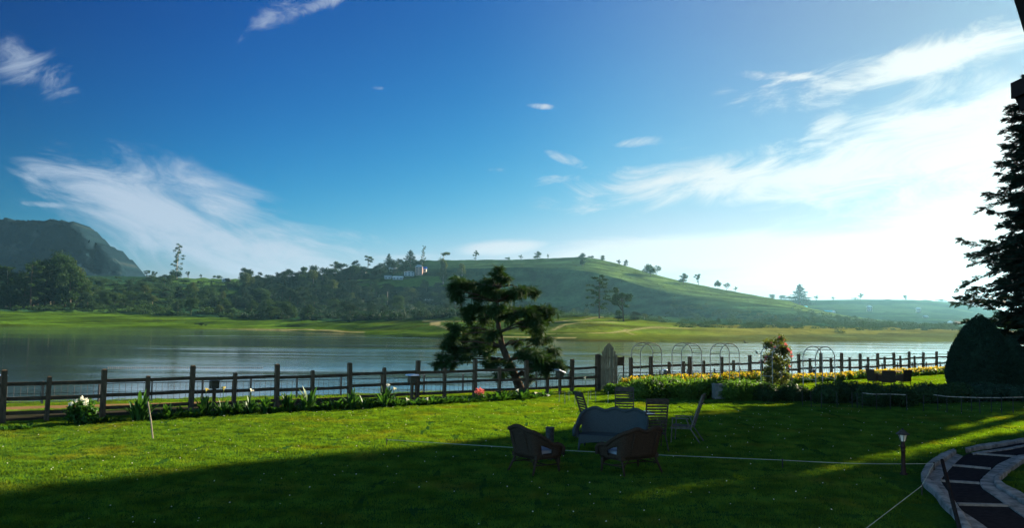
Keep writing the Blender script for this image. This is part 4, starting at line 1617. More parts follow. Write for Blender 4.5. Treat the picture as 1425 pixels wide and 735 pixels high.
# big clipped cone and its neighbour
def topiary(px, py, top_py, wpx, name, label, dy=0.0, n=16000, leafm=L_top):
    p = G(px, py)
    p = Vector((p.x, p.y + dy, zg(p.x, p.y + dy)))
    sc = p.y / F
    h = HC - (top_py - hz(px)) * sc - p.z
    r = wpx * sc / 2
    prof = []
    N = 22
    for k in range(N + 1):
        t = k / N
        rr = r * (0.93 + 0.07 * math.sin(min(1, t / 0.35) * math.pi / 2)) * (1 if t < 0.15 else max(0.0, 1 - ((t - 0.15) / 0.85) ** 2.15) ** 0.85)
        prof.append((max(0.01, rr), t * h))
    m = MB()
    m.lathe([(a * 0.93, z * 0.97) for a, z in prof], n=28)
    zz = rng.random(n * 2)
    pr = np.interp(zz, np.linspace(0, 1, N + 1), [a for a, _ in prof])
    keep = rng.random(n * 2) < pr / r
    zz, pr = zz[keep][:n], pr[keep][:n]
    a = rng.random(len(zz)) * 6.2832
    rad = pr * (0.955 + 0.07 * rng.random(len(zz)))
    lump = np.array([1 + 0.035 * mnoise.noise(Vector((math.cos(t) * 2.2, math.sin(t) * 2.2, z * 5))) for t, z in zip(a, zz)])
    pts = np.stack([rad * lump * np.cos(a), rad * lump * np.sin(a), zz * h], -1)
    d = np.stack([np.cos(a), np.sin(a), 0.6 + 0 * a], -1) + 0.7 * rand_dirs(len(a))
    TV, TF = rhombs(3, 1.0, 0.45, 0.8)
    m.inst(TV, TF, frames(d, rng.random(len(a)) * 6.28), pts, 0.075 * (0.6 + 0.8 * rng.random(len(a))))
    return tag(m.build(name, [leafm], loc=p), label, 'topiary')


topiary(1366, 549, 437, 85, 'topiary_cone', 'large dark clipped bullet-shaped topiary beside the right conifer')
topiary(1408, 541, 468, 46, 'topiary_bush', 'smaller dark clipped bush behind the right side of the big cone', n=6000)

# ------------------------------------------------------------------ bent cypress by the fence
rng = np.random.default_rng(31)
random.seed(31)
CYD = 36.9
cb = P(727, 548, CYD)
cb.z = zg(cb.x, cb.y)
cyp = empty('bent_cypress', cb, 0, 'wind-bent layered cypress growing behind the timber fence', 'tree')


def cy(cx_, cy_, off=0.0):
    return P(560 + cx_ / 3.5, 360 + cy_ / 3.5, CYD + off) - cb


m = MB()
trunk = [cy(588, 668, 0), cy(575, 640, 0), cy(550, 575, 0), cy(515, 500, 0), cy(487, 430, 0), cy(472, 360, 0), cy(462, 290, 0.1), cy(463, 210, 0), cy(466, 140, 0), cy(464, 70, 0)]
m.tube(trunk, [0.30, 0.235, 0.20, 0.175, 0.15, 0.13, 0.105, 0.08, 0.05, 0.02], 10)
PADS = [  # cx, cy, half width, half height (crop px), depth offset
    (470, 48, 20, 18, 0), (462, 76, 46, 28, 0), (440, 105, 60, 24, 0.3), (500, 92, 34, 20, -0.3),
    (285, 112, 62, 36, -0.4), (255, 150, 36, 50, -0.5), (320, 130, 60, 30, 0.5), (275, 185, 22, 34, -0.4), (370, 165, 60, 40, 0.2),
    (430, 150, 80, 45, -0.6), (450, 160, 90, 42, 0.8), (520, 165, 60, 36, 0.1),
    (600, 150, 62, 28, 0.1), (570, 160, 60, 25, -0.7), (640, 165, 26, 18, 0.2),
    (360, 235, 72, 36, -0.3), (315, 250, 34, 50, -0.5), (430, 245, 80, 45, 0.6), (450, 250, 70, 50, -1.0), (330, 290, 20, 34, -0.3),
    (540, 235, 80, 34, 0.9), (600, 245, 80, 40, -0.6), (660, 245, 70, 36, 0.2), (725, 250, 40, 22, 0.2), (640, 290, 60, 44, -0.4), (655, 335, 45, 45, -0.5), (600, 310, 34, 40, 0.6), (700, 290, 26, 34, 0.0), (530, 275, 40, 34, -0.9),
    (262, 335, 46, 38, -0.4), (240, 375, 34, 28, -0.4), (235, 405, 50, 38, -0.6), (265, 440, 34, 34, -0.5), (215, 470, 45, 28, -0.7), (190, 505, 44, 20, -0.8), (235, 512, 30, 22, -0.6),
    (300, 470, 34, 30, -0.6), (330, 420, 46, 40, 0.4), (350, 345, 46, 40, 0.7), (390, 440, 46, 36, -0.8), (370, 390, 36, 30, 0.2), (430, 425, 40, 40, 0.9), (300, 390, 26, 26, 0.6),
    (425, 355, 40, 50, -0.7), (410, 300, 40, 34, 0.9),
    (640, 450, 90, 36, -0.9), (690, 480, 80, 50, -0.5), (600, 470, 50, 40, -1.0), (740, 510, 55, 36, -0.5), (660, 510, 60, 32, -0.8), (720, 445, 46, 30, 0.2), (775, 525, 30, 18, -0.4), (700, 540, 40, 24, -0.5),
    (700, 385, 52, 18, 0.2), (650, 385, 46, 22, -0.3), (560, 400, 26, 24, 0.5),
    (460, 500, 56, 24, -0.6), (420, 505, 30, 14, -0.7), (510, 520, 40, 26, -0.8), (480, 560, 30, 40, -0.7),
    (620, 575, 26, 26, -0.3),
]
pads = []
for cx_, cy_, hw, hh, off in PADS:
    c = cy(cx_, cy_, off * 1.2)
    s = CYD / F / 3.5
    pads.append((c.x, c.y, c.z, hw * s * 0.93, hw * s * 0.93, hh * s * 0.72))
for i, b in enumerate(pads):                       # a limb to every pad
    c = Vector(b[:3])
    j = min(range(2, 10), key=lambda k: (trunk[k] - c).length + 0.9 * max(0, trunk[k].z - c.z))
    a = trunk[j]
    if (c - a).length < 0.35:
        continue
    mid = (a + c) / 2 + Vector((random.uniform(-0.12, 0.12), random.uniform(-0.1, 0.1), random.uniform(0.02, 0.18)))
    m.tube([a, a * 0.7 + mid * 0.3, mid, c * 0.75 + mid * 0.25 - Vector((0, 0, 0.02)), c], [0.06, 0.05, 0.036, 0.022, 0.010], 6)
m.build('trunk', M_bark, cyp, True)
m = MB()
TV, TF = frond(6, 0.25, 0.30, 0.042)
tot = 0
ragged = []
for b in pads:
    nb = 4 + int(7 * b[3])
    for k in range(nb):
        d = rand_dirs(1)[0] * (rng.random() ** 0.5)
        f_ = rng.uniform(0.28, 0.52)
        ragged.append((b[0] + d[0] * b[3] * 0.85, b[1] + d[1] * b[4] * 0.85, b[2] + d[2] * b[5] * 0.9 - 0.26 * b[3] * (d[0] ** 2 + d[1] ** 2), b[3] * f_ * 1.1, b[4] * f_ * 1.1, b[5] * (f_ - 0.05)))
for b in ragged:
    vol = b[3] * b[5]
    n = int(38 + 1900 * vol)
    d = rand_dirs(n)
    d[:, 2] = d[:, 2] * 0.9 + 0.1
    r = 0.25 + 0.75 * rng.random((n, 1)) ** 0.6
    pts = np.array(b[:3]) + d * r * np.array(b[3:6])
    dirs = d * np.array((1, 1, 0.25)) + 0.45 * rand_dirs(n) + np.array((0, 0, -0.18))
    hang = rng.random(n) < 0.16
    dirs[hang] = np.array((0, 0, -1.0)) + 0.4 * rand_dirs(hang.sum())
    pts[hang, 2] -= 0.10
    m.inst(TV, TF, frames(dirs, rng.normal(size=n) * 0.5), pts, 0.25 * (0.6 + 0.8 * rng.random(n)))
    tot += n
m.build('crown', [L_cyp], cyp)

# ------------------------------------------------------------------ conifer at the right edge and the trees beyond the frame
def big_conifer(px, Y, top_py, name, label, rmax, seed, zlow=1.5, n_lv=44, leafm=L_con):
    global rng
    rng = np.random.default_rng(seed)
    rr = random.Random(seed)
    q = P(px, 500, Y)
    base = Vector((q.x, q.y, zg(q.x, q.y)))
    h = HC + (hz(px) - top_py) * Y / F - base.z
    root = empty(name, base, 0, label, 'tree')
    m = MB()
    m.tube([(0, 0, -0.2), (0.05, 0, h * 0.4), (0, 0.05, h * 0.8), (0, 0, h)], [0.42, 0.30, 0.12, 0.02], 12)
    f = MB()
    TV, TF = frond(5, 0.10, 0.42, 0.085)
    P_, D_, S_ = [], [], []
    for k in range(n_lv):
        z = zlow + (h - zlow - 0.2) * k / (n_lv - 1)
        t = (z - zlow) / (h - zlow)
        Lm = rmax * (1.0 - t) ** 0.75 * (0.62 + 0.38 * min(1.0, t / 0.3)) + 0.25
        for j in range(11 if t < 0.85 else 6):
            a = rr.random() * 6.28
            L = Lm * rr.uniform(0.45, 1.08)
            zz = z + rr.uniform(-0.35, 0.35)
            ca, sa = math.cos(a), math.sin(a)
            pts = []
            dr = rr.uniform(-0.05, 0.55)
            for s in (0, 0.3, 0.6, 0.85, 1.0):
                pts.append(Vector((ca * L * s, sa * L * s, zz - dr * L * s * s + 0.30 * L * max(0, s - 0.55))))
            m.tube(pts, [0.05, 0.04, 0.028, 0.016, 0.006], 5)
            ns = int(8 + L * 13)
            for i in range(ns):
                s = 0.12 + 0.88 * (i + rr.random()) / ns
                i0 = min(3, int(s * 4))
                fr_ = s * 4 - i0
                pp = pts[i0].lerp(pts[i0 + 1], min(1, fr_))
                side = rr.choice((-1, 1)) * rr.uniform(0.3, 1.0)
                P_.append(pp)
                D_.append((ca * 0.9 - sa * side, sa * 0.9 + ca * side, rr.uniform(-0.75, 0.55)))
                S_.append(rr.uniform(0.35, 0.75) * (1.15 - 0.5 * s))
            P_.append(pts[-2])
            D_.append((ca, sa, 0.25))
            S_.append(0.6)
    P_ = np.array(P_)
    f.inst(TV, TF, frames(np.array(D_), rng.normal(size=len(D_)) * 0.6), P_, np.array(S_))
    m.build('trunk', M_bark, root, True)
    f.build('crown', [leafm], root)
    return root


big_conifer(1460, 48, 85, 'dark_conifer', 'dark drooping conifer filling the right edge behind the clipped cone', 6.0, 41)


def shade_tree(x, y, h, z0, r, label, seed):
    """a tall broad tree of the garden, beyond the right of the frame"""
    global rng
    rng = np.random.default_rng(seed)
    rr = random.Random(seed)
    root = empty('garden_tree', (x, y, zg(x, y)), 0, label, 'tree', 'tall garden trees right of the lawn')
    m = MB()
    m.tube([(0, 0, -0.2), (0.1, 0, z0 * 0.6), (0, 0.1, z0 + 2), (0, 0, h * 0.9)], [0.5, 0.36, 0.26, 0.06], 12)
    blobs = []
    for k in range(34):
        t = k / 33
        z = z0 + (h - z0) * t
        R_ = r * (0.75 + 0.25 * math.sin(math.pi * min(1, t * 1.2))) * (1 if t < 0.75 else 1 - (t - 0.75) * 2)
        a = k * 2.4
        d = R_ * rr.uniform(0.15, 0.7)
        c = (d * math.cos(a), d * math.sin(a), z)
        blobs.append((*c, R_ * 0.5, R_ * 0.5, 1.2))
        m.tube([(0, 0, z - 1.5), (c[0] * 0.5, c[1] * 0.5, z - 0.6), c], [0.10, 0.07, 0.03], 6)
    m.build('trunk', M_bark, root, True)
    f = MB()
    pts = crown_points(blobs, 11000)
    TV, TF = rhombs(3, 1.0, 0.6, 0.9)
    f.inst(TV, TF, frames(rand_dirs(len(pts)), rng.random(len(pts)) * 6.28), pts, 0.62 * (0.6 + 0.8 * rng.random(len(pts))))
    f.build('crown', [L_hedge2], root)


shade_tree(52.5, 68.0, 33.0, 15.5, 2.0, 'tall bare-trunked garden tree beyond the right edge, farthest from the hotel', 51)
shade_tree(48.6, 62.0, 31.0, 13.5, 2.2, 'tall garden tree beyond the right edge, second farthest from the hotel', 52)
shade_tree(45.2, 57.0, 29.0, 8.0, 2.0, 'tall garden tree beyond the right edge, third farthest from the hotel', 54)
shade_tree(43.6, 52.0, 34.0, 17.4, 2.3, 'tall garden tree with high crown beyond the right edge, in the middle of its row', 56)
shade_tree(38.1, 43.0, 26.0, 2.5, 1.9, 'tall garden tree beyond the right edge, closest to the hotel', 53)
shade_tree(36.3, 38.0, 24.0, 2.5, 2.4, 'tall garden tree beyond the right edge, right behind the hotel', 55)

# ------------------------------------------------------------------ hotel wing at the right, only its eave enters the picture
hr = empty('hotel_wing', (10.5, 1.0, 0), 0, 'hotel wing with dark timber eave brace at the top right corner', 'building')


def HL(px, py, Y):
    return P(px, py, Y) - Vector((10.5, 1.0, 0))


m = MB()
m.box((0.5 - 0.85 + 0.15, -1.2, 3.15), (10.0, 15.6, 6.3))          # its lake-side face stands at x = 5.3
m.build('wall', M_wall, hr)
m = MB()
V = [(-6.15, -9.6, 6.60), (5.9, -9.6, 6.60), (5.9, 6.75, 6.60), (-6.15, 6.75, 6.60), (-0.2, -5.2, 11.0), (-0.2, 2.8, 11.0), (-6.15, -9.6, 6.42), (5.9, -9.6, 6.42), (5.9, 6.75, 6.42), (-6.15, 6.75, 6.42)]
m.add(V, [(1, 2, 5, 4), (3, 0, 4, 5), (0, 1, 7, 6), (1, 2, 8, 7), (2, 3, 9, 8), (3, 0, 6, 9), (9, 6, 7, 8)])
m.add(V, [(0, 1, 4), (2, 3, 5)])
m.build('roof', M_roof, hr)
# sloping brace from the wall up to the overhanging eave, and the beam end that sticks out below it
t0_, t1_ = HL(1426, -28, 7.2), HL(1457, 72, 7.2)
dd = (t1_ - t0_) / (t1_.z - t0_.z)
foot = t0_ + dd * ((-5.15 - t0_.x) / dd.x)
head = t0_ + dd * (6.45 - t0_.z)
m = MB()
m.beam(head, foot, 0.16, 0.20, up=(0, 1, 0))
m.build('eave_brace', M_beam, hr)
m = MB()
a = HL(1416, 122, 7.2)
m.box(((a.x - 5.15) / 2, a.y, a.z), (-5.15 - a.x, 0.2, 0.15))
m.box((a.x + 0.22, a.y, a.z - 0.13), (0.30, 0.15, 0.12), None, 0, 1.25)
m.build('beam_end', M_beam, hr)

# ------------------------------------------------------------------ wicker furniture
def wicker_seat(Wd, humps, wick, name, label, loc, rz, cush=True, cat='armchair', H=0.97):
    root = empty(name, loc, rz, label, cat, 'wicker seats on the near lawn')
    D = 0.66
    hw = Wd / 2
    # plan path from the left arm front, round the back, to the right arm front
    pts = [(-hw, 0.32), (-hw, 0.2), (-hw, 0.06), (-hw, -0.08), (-hw * 0.98, -0.19), (-hw * 0.90, -0.27), (-hw * 0.78, -0.31)]
    nb = 14
    for k in range(1, nb):
        pts.append((-hw * 0.78 + 2 * hw * 0.78 * k / nb, -0.32 - 0.03 * math.sin(math.pi * k / nb)))
    pts += [(-x, y) for x, y in reversed(pts[:7])]
    n = len(pts)
    tops = []
    for i, (x, y) in enumerate(pts):
        t = (0.32 - y) / 0.62
        if y > -0.1:
            z = 0.615 + 0.05 * math.sin(max(0, min(1, (0.32 - y) / 0.4)) * math.pi) * -0.6 + 0.10 * smooth01((0.02 - y) / 0.14)
        else:
            z = 0.715 + (H - 0.09 - 0.715) * smooth01((-0.08 - y) / 0.22)
            if y <= -0.30:
                z = H - 0.09 + 0.09 * (0.5 - 0.5 * math.cos(2 * math.pi * humps * (x / (2 * hw * 0.9) + 0.5))) * (1.0 if humps == 1 else 0.75)
        if i in (0, n - 1):
            z -= 0.07
        tops.append(z)
    rows = 8
    V = []
    tp = []
    for i, (x, y) in enumerate(pts):
        back = smooth01((0.0 - y) / 0.3)
        for k in range(rows):
            s = k / (rows - 1)
            z = 0.33 + (tops[i] - 0.33) * s
            lean = 0.26 * back * max(0, (z - 0.33)) / 0.6
            flare = 1 + 0.10 * s * (1 - back * 0.3)
            V.append((x * flare, y - lean * 0.62, z))
        tp.append(Vector(V[-1]))
    Fc = []
    for i in range(n - 1):
        for k in range(rows - 1):
            ymid = (pts[i][1] + pts[i + 1][1]) / 2
            if -0.2 < ymid < 0.05 and 1 <= k <= 3:
                continue                            # the open gap under the arm
            Fc.append((i * rows + k, (i + 1) * rows + k, (i + 1) * rows + k + 1, i * rows + k + 1))
    m = MB()
    m.add(V, Fc)
    o = m.build('wicker_shell', wick, root, True)
    if wick is M_wicker_grey:
        o.data.materials[0] = M_weave
    md = o.modifiers.new('thickness', 'SOLIDIFY')
    md.thickness = 0.03
    md.offset = 0
    m = MB()
    fl, frr = tp[0], tp[-1]
    rim = [Vector((fl.x, fl.y + 0.02, 0.36)), Vector((fl.x, fl.y + 0.045, 0.5))] + tp + [Vector((frr.x, frr.y + 0.045, 0.5)), Vector((frr.x, frr.y + 0.02, 0.36))]
    m.tube(rim, 0.044, 8)
    m.build('rolled_rim', wick, root, True)
    m = MB()
    m.box((0, -0.0, 0.35), (Wd * 0.97, 0.66, 0.09))
    # arched front apron
    for k in range(12):
        x = -hw * 0.95 + 1.9 * hw * (k + 0.5) / 12
        dpt = 0.05 + 0.07 * (abs(k - 5.5) / 5.5) ** 2
        m.box((x, 0.322, 0.31 - dpt / 2), (1.9 * hw / 12 * 1.01, 0.022, dpt))
    m.build('seat', wick, root)
    if cush:
        m = MB()
        m.box((0, 0.02, 0.435), (Wd * 0.86, 0.56, 0.08), None, 0, 0.94)
        o = m.build('seat_cushion', M_cushion, root)
        bv = o.modifiers.new('round', 'BEVEL')
        bv.width = 0.025
        bv.segments = 3
    for sx in (-1, 1):
        m = MB()
        m.tube([(sx * (hw - 0.05), 0.28, 0.34), (sx * (hw - 0.03), 0.29, 0.15), (sx * (hw - 0.02), 0.30, -0.01)], [0.028, 0.026, 0.022], 8)
        m.build('leg', wick, root, True)
        m = MB()
        m.tube([(sx * (hw - 0.08), -0.26, 0.36), (sx * (hw - 0.05), -0.34, 0.2), (sx * (hw - 0.01), -0.44, -0.01)], [0.028, 0.025, 0.021], 8)
        m.build('leg', wick, root, True)
    m = MB()
    for sx in (-1, 1):
        m.tube([(sx * (hw - 0.03), 0.29, 0.17), (sx * (hw - 0.05), -0.34, 0.19)], 0.014, 6)
        m.tube([(sx * (hw - 0.03), 0.29, 0.13), (sx * (hw - 0.12), 0.3, 0.24), (sx * (hw - 0.22), 0.3, 0.29)], 0.013, 6)
        m.tube([(sx * (hw - 0.05), -0.36, 0.16), (sx * (hw - 0.13), -0.33, 0.24), (sx * (hw - 0.24), -0.3, 0.30)], 0.013, 6)
    m.tube([(-hw + 0.04, -0.02, 0.18), (hw - 0.04, -0.02, 0.18)], 0.013, 6)
    m.build('stretcher', wick, root, True)
    m = MB()
    for x in ((-0.5, 0.5) if humps > 1 else (-0.42, 0.42)):
        xx = x * hw * 1.1
        m.tube([(xx, -0.335, 0.34), (xx * 1.06, -0.50 - 0.02, H - 0.13)], 0.013, 6)
    m.build('back_rib', wick, root, True)
    return root


lawnp = lambda px, py: G(px, py)
wicker_seat(0.80, 1, M_wicker_dark, 'wicker_armchair', 'dark wicker armchair turned right with pale cushion, beside the black bin', lawnp(746, 656), R(-50))
wicker_seat(1.05, 2, M_wicker_dark, 'wicker_loveseat', 'dark wicker chair seen from behind in front of the grey wicker sofa', lawnp(876, 657), R(33), cat='armchair')
wicker_seat(1.55, 3, M_wicker_grey, 'wicker_sofa', 'wide grey wicker sofa facing the camera behind two dark wicker chairs', lawnp(851, 628), R(163), cush=False, cat='sofa', H=1.0)

# black bin
p = G(765, 640)
sc = p.y / F
m = MB()
h = (640 - 596) * sc
m.lathe([(0.0, 0), (0.085, 0), (0.09, 0.02), (0.092, h * 0.6), (0.098, h - 0.05), (0.104, h - 0.045), (0.104, h - 0.01), (0.095, h), (0.02, h - 0.005), (0.0, h - 0.005)], n=20)
tag(m.build('standing_bin', M_metal, loc=p, smooth=False), 'black upright bin standing behind the left wicker armchair', 'bin')

# ------------------------------------------------------------------ slatted chairs and round table
def slat_chair(label, loc, rz, first=[None], mat=M_slat):
    if first[0] is not None:
        r = copy_tree(first[0])
        r.location = loc
        r.rotation_euler = (0, 0, rz)
        r['label'] = label
        if mat is not M_slat:
            for ch in r.children:
                ch.data = ch.data.copy()
                ch.data.materials[0] = mat
        return r
    r = empty('slatted_chair', loc, rz, label, 'chair', 'high slatted chairs round the white table')
    w = 0.53
    tilt = R(19)
    m = MB()
    for k in range(11):
        s = 0.10 + 0.76 * k / 10
        hgt = 0.043 if k < 10 else 0.10
        m.box((0, -0.22 - math.sin(tilt) * s, 0.42 + math.cos(tilt) * s), (w - 0.03, 0.018, hgt), Matrix.Rotation(tilt, 3, 'X'))
    m.build('backrest', M_slat, r)
    m = MB()
    for sx in (-1, 1):
        m.beam((sx * w / 2, -0.20, 0.36), (sx * w / 2, -0.22 - math.sin(tilt) * 0.9, 0.42 + math.cos(tilt) * 0.9), 0.03, 0.04)
    m.build('back_frame', M_slat, r)
    m = MB()
    for k in range(7):
        m.box((0, -0.18 + 0.075 * k, 0.405 + 0.004 * k), (w - 0.02, 0.055, 0.018))
    for sx in (-1, 1):
        m.box((sx * (w / 2 - 0.03), 0.05, 0.378), (0.03, 0.55, 0.035))
    m.build('seat', M_slat, r)
    for sx in (-1, 1):
        m = MB()
        m.box((sx * (w / 2 + 0.03), 0.06, 0.64), (0.05, 0.46, 0.025))
        m.build('armrest', M_slat, r)
        m = MB()
        m.tube([(sx * (w / 2 + 0.03), 0.26, 0.63), (sx * (w / 2 + 0.03), 0.30, 0.0)], 0.016, 7)
        m.build('leg', M_slat, r)
        m = MB()
        m.tube([(sx * (w / 2 + 0.03), -0.1, 0.63), (sx * (w / 2), -0.2, 0.38), (sx * (w / 2 + 0.02), -0.46, 0.0)], 0.016, 7)
        m.build('leg', M_slat, r)
    first[0] = r
    return r


def at_depth(px, Y):
    q = P(px, 500, Y)
    return Vector((q.x, q.y, zg(q.x, q.y)))


slat_chair('dark slatted chair with its back to the camera, hiding half the white table', at_depth(908, 20.0), R(4))
slat_chair('dark slatted chair beyond the white table facing the camera', at_depth(869, 22.9), R(172))
slat_chair('dark slatted chair seen edge-on left of the white table', at_depth(829, 21.6), R(-72))
slat_chair('grey slatted chair in profile right of the white table', at_depth(952, 21.3), R(68), mat=M_slat_grey)
tp_ = at_depth(892, 21.6)
tr = empty('round_table', tp_, 0, 'round white-topped garden table among the slatted chairs', 'table')
m = MB()
m.lathe([(0.0, 0.705), (0.36, 0.705), (0.375, 0.715), (0.375, 0.735), (0.365, 0.745), (0.0, 0.745)], n=40)
m.build('table_top', M_white, tr)
m = MB()
m.tube([(0, 0, 0.03), (0, 0, 0.705)], 0.045, 10)
for k in range(4):
    a = k * math.pi / 2 + 0.5
    m.beam((0.05 * math.cos(a), 0.05 * math.sin(a), 0.62), (0.26 * math.cos(a), 0.26 * math.sin(a), 0.69), 0.04, 0.04)
m.build('pedestal', M_slat, tr)
for k in range(4):
    a = k * math.pi / 2 + 0.5
    m = MB()
    m.beam((0.02 * math.cos(a), 0.02 * math.sin(a), 0.08), (0.34 * math.cos(a), 0.34 * math.sin(a), 0.02), 0.05, 0.045)
    m.build('foot', M_slat, tr)

# far wicker chairs round a small table
def far_chair(label, loc, rz, first=[None]):
    if first[0] is not None:
        r = copy_tree(first[0])
        r.location = loc
        r.rotation_euler = (0, 0, rz)
        r['label'] = label
        return r
    r = empty('far_wicker_chair', loc, rz, label, 'chair', 'dark chairs on the far sunny lawn')
    m = MB()
    m.box((0, -0.3, 0.56), (0.66, 0.07, 0.66), Matrix.Rotation(R(9), 3, 'X'))
    m.build('backrest', M_wicker_dark, r)
    m = MB()
    m.box((0, 0.02, 0.36), (0.62, 0.6, 0.14))
    m.build('seat', M_wicker_dark, r)
    for sx in (-1, 1):
        m = MB()
        m.box((sx * 0.33, 0.02, 0.44), (0.07, 0.62, 0.36))
        m.build('arm', M_wicker_dark, r)
        for y in (-0.26, 0.28):
            m = MB()
            m.tube([(sx * 0.31, y, 0.27), (sx * 0.32, y, 0)], 0.025, 6)
            m.build('leg', M_wicker_dark, r)
    first[0] = r
    return r


far_chair('dark wicker chair facing left-to-right at the left of the far table', G(1219, 536.5), R(-80))
far_chair('dark wicker chair with its back to us before the far table', G(1234, 538), R(-8))
far_chair('dark wicker chair with its back to us at the right of the far group', G(1256, 537), R(28))
p = G(1246, 533)
tr = empty('side_table', p, 0, 'small pale-edged table between the far dark chairs', 'table')
m = MB()
m.lathe([(0, 0.66), (0.38, 0.66), (0.40, 0.68), (0.38, 0.70), (0, 0.70)], n=24)
m.build('table_top', M_gate, tr)
m = MB()
m.tube([(0, 0, 0), (0, 0, 0.66)], 0.05, 8)
m.build('pedestal', M_wicker_dark, tr)

# grey chest before the hedge
p = G(1003, 557)
cr = empty('planter_chest', p, R(4), 'grey timber chest standing between two clipped hedges', 'chest')
s_ = p.y / F
m = MB()
m.box((0, 0, 0.05 + 0.30), (20 * s_, 0.45, 0.56))
m.build('body', mat_simple('grey_paint', (0.13, 0.14, 0.14), (0.09, 0.10, 0.10), 0.7, 6), cr)
m = MB()
m.box((0, 0, 0.66), (20.8 * s_, 0.49, 0.05))
m.build('lid', MATS['grey_paint'], cr)
for sx in (-1, 1):
    m = MB()
    m.box((sx * 8.5 * s_, 0, 0.03), (0.07, 0.4, 0.08))
    m.build('foot', M_rail, cr)

# ------------------------------------------------------------------ lily plants and bed flowers
rng = np.random.default_rng(61)
random.seed(61)


def strap_leaf(m, base, a, L, w, up, mat=0):
    ca, sa = math.cos(a), math.sin(a)
    V = []
    for k in range(5):
        s = k / 4
        r = L * (1 - up) * s ** 1.15
        z = L * up * (1.55 * s - 0.62 * s * s)
        ww = w * (0.45 + 1.5 * s) * (1 - s) ** 0.7 * 1.25 + 0.002
        V += [(base[0] + ca * r - sa * ww, base[1] + sa * r + ca * ww, base[2] + z), (base[0] + ca * r, base[1] + sa * r, base[2] + z - ww * 0.35), (base[0] + ca * r + sa * ww, base[1] + sa * r - ca * ww, base[2] + z)]
    Fc = []
    for k in range(4):
        for j in range(2):
            Fc.append((3 * k + j, 3 * k + j + 1, 3 * k + 4 + j, 3 * k + 3 + j))
    m.add(V, Fc, mat)


def clump_mesh(seed, n, L, w, up0=0.45, up1=0.9, spread=0.14):
    rr = random.Random(seed)
    m = MB()
    for k in range(n):
        a = rr.random() * 6.28
        r = spread * rr.random()
        strap_leaf(m, (r * math.cos(a), r * math.sin(a), 0), a + rr.uniform(-0.5, 0.5), L * rr.uniform(0.65, 1.1), w * rr.uniform(0.7, 1.2), rr.uniform(up0, up1))
    return m.mesh('lily_clump', [L_lily])


CL = [clump_mesh(k, 34, 1.0, 0.055) for k in range(4)]
CLB = [clump_mesh(20 + k, 40, 1.0, 0.085, 0.25, 0.7, 0.35) for k in range(3)]


def plant(px, py, hpx, label, meshes=CL, group='strap-leaved plants in the fence bed', wide=1.0):
    p = G(px, py)
    h = hpx * p.y / F
    o_ = bpy.data.objects.new('lily_plant', random.choice(meshes))
    col.objects.link(o_)
    o_.location = p
    o_.scale = (h * wide, h * wide, h * 1.05)
    o_.rotation_euler = (0, 0, random.random() * 6.28)
    return tag(o_, label, 'plant', group)


def bloom(px, py_base, py_flower, mat, label, name='lily_flower', depth_shift=-0.1, big=0.075, parent=None):
    p = G(px, py_base)
    p.y += depth_shift
    p.z = zg(p.x, p.y)
    hgt = (py_base - py_flower) * p.y / F
    r = empty(name, p, random.random() * 6.28, label, 'flower')
    m = MB()
    m.tube([(0, 0, 0), (0.02, 0, hgt * 0.6), (0.03, 0.01, hgt)], [0.012, 0.01, 0.009], 5)
    m.build('stem', L_lily, r)
    m = MB()
    prof = [(0.018, 0), (0.03, 0.04), (0.05, 0.09), (0.095, 0.13), (0.105, 0.125), (0.05, 0.085), (0.012, 0.03)]
    k = big / 0.105
    Mx = Matrix.Rotation(0.5, 3, 'X')
    m.lathe([(a_ * k, b_ * k) for a_, b_ in prof], (0.03, 0.01, hgt - 0.01), 10, 0, Mx)
    m.build('trumpet', [mat], r)
    return r


plant(196, 586, 46, 'largest clump of strap leaves in the bed, beside the leaning cane', CL, wide=1.0)
plant(190, 586, 38, 'dark strap-leaved clump half hidden by the largest clump', CL)
plant(232, 582, 24, 'low arching clump just right of the largest clump', CL, wide=1.1)
plant(284, 579, 36, 'strap-leaved clump in front of the post lamp near the left', CL)
plant(310, 579, 30, 'strap-leaved clump under the cream yellow lily', CL)
plant(328, 577, 22, 'small dark clump between the yellow and the white lily', CL)
plant(348, 577, 30, 'strap-leaved clump under the tall white lily', CL)
plant(370, 576, 30, 'upright clump left of the fence post with three plants around', CL)
plant(401, 574, 36, 'pointed clump rising before the second rail right of a tall post', CL)
plant(430, 572, 40, 'tall fan-shaped clump in the middle of the left bed', CL)
plant(456, 571, 18, 'low clump right of the tall fan-shaped one', CLB)
plant(488, 570, 32, 'leafy clump at the foot of a tall fence post', CL)
plant(511, 568, 26, 'leafy clump left of the dark white-flowered one', CLB)
plant(536, 567, 36, 'dark pointed clump with white lilies above it', CL)
plant(553, 566, 20, 'low clump right of the white lilies', CLB)
for px in range(205, 566, 9):
    plant(px + random.uniform(-3, 3), float(np.interp(px, [200, 300, 400, 500, 600], [585.5, 579.5, 574.5, 569, 563.5])) - random.uniform(0, 3), random.uniform(9, 22), 'low leafy plant filling the gaps of the bed along the left fence', random.choice((CL, CLB)), 'low leafy plants filling the bed', random.uniform(1.0, 1.6))
for px in list(range(572, 745, 9)):
    plant(px, float(np.interp(px, [560, 660, 760], [565, 560, 554])), random.uniform(11, 17), 'low broad-leaved plant in the bed before the cypress', CLB, 'low plants in the bed before the cypress', 1.6)
plant(702, 556, 22, 'bright leafy clump at the foot of the cypress trunk', CLB, wide=1.2)
plant(724, 555, 21, 'bright leafy clump right of the cypress trunk foot', CLB, wide=1.2)
for px, py in ((40, 598), (12, 600), (150, 588), (165, 588), (250, 582), (265, 581), (135, 589)):
    plant(px, py, random.uniform(9, 14), 'small low plant at the left end of the fence bed', CLB, 'small plants at the left of the bed', 1.5)
plant(760, 552, 12, 'small low plant below the tilted lamp cap', CLB, wide=1.5)
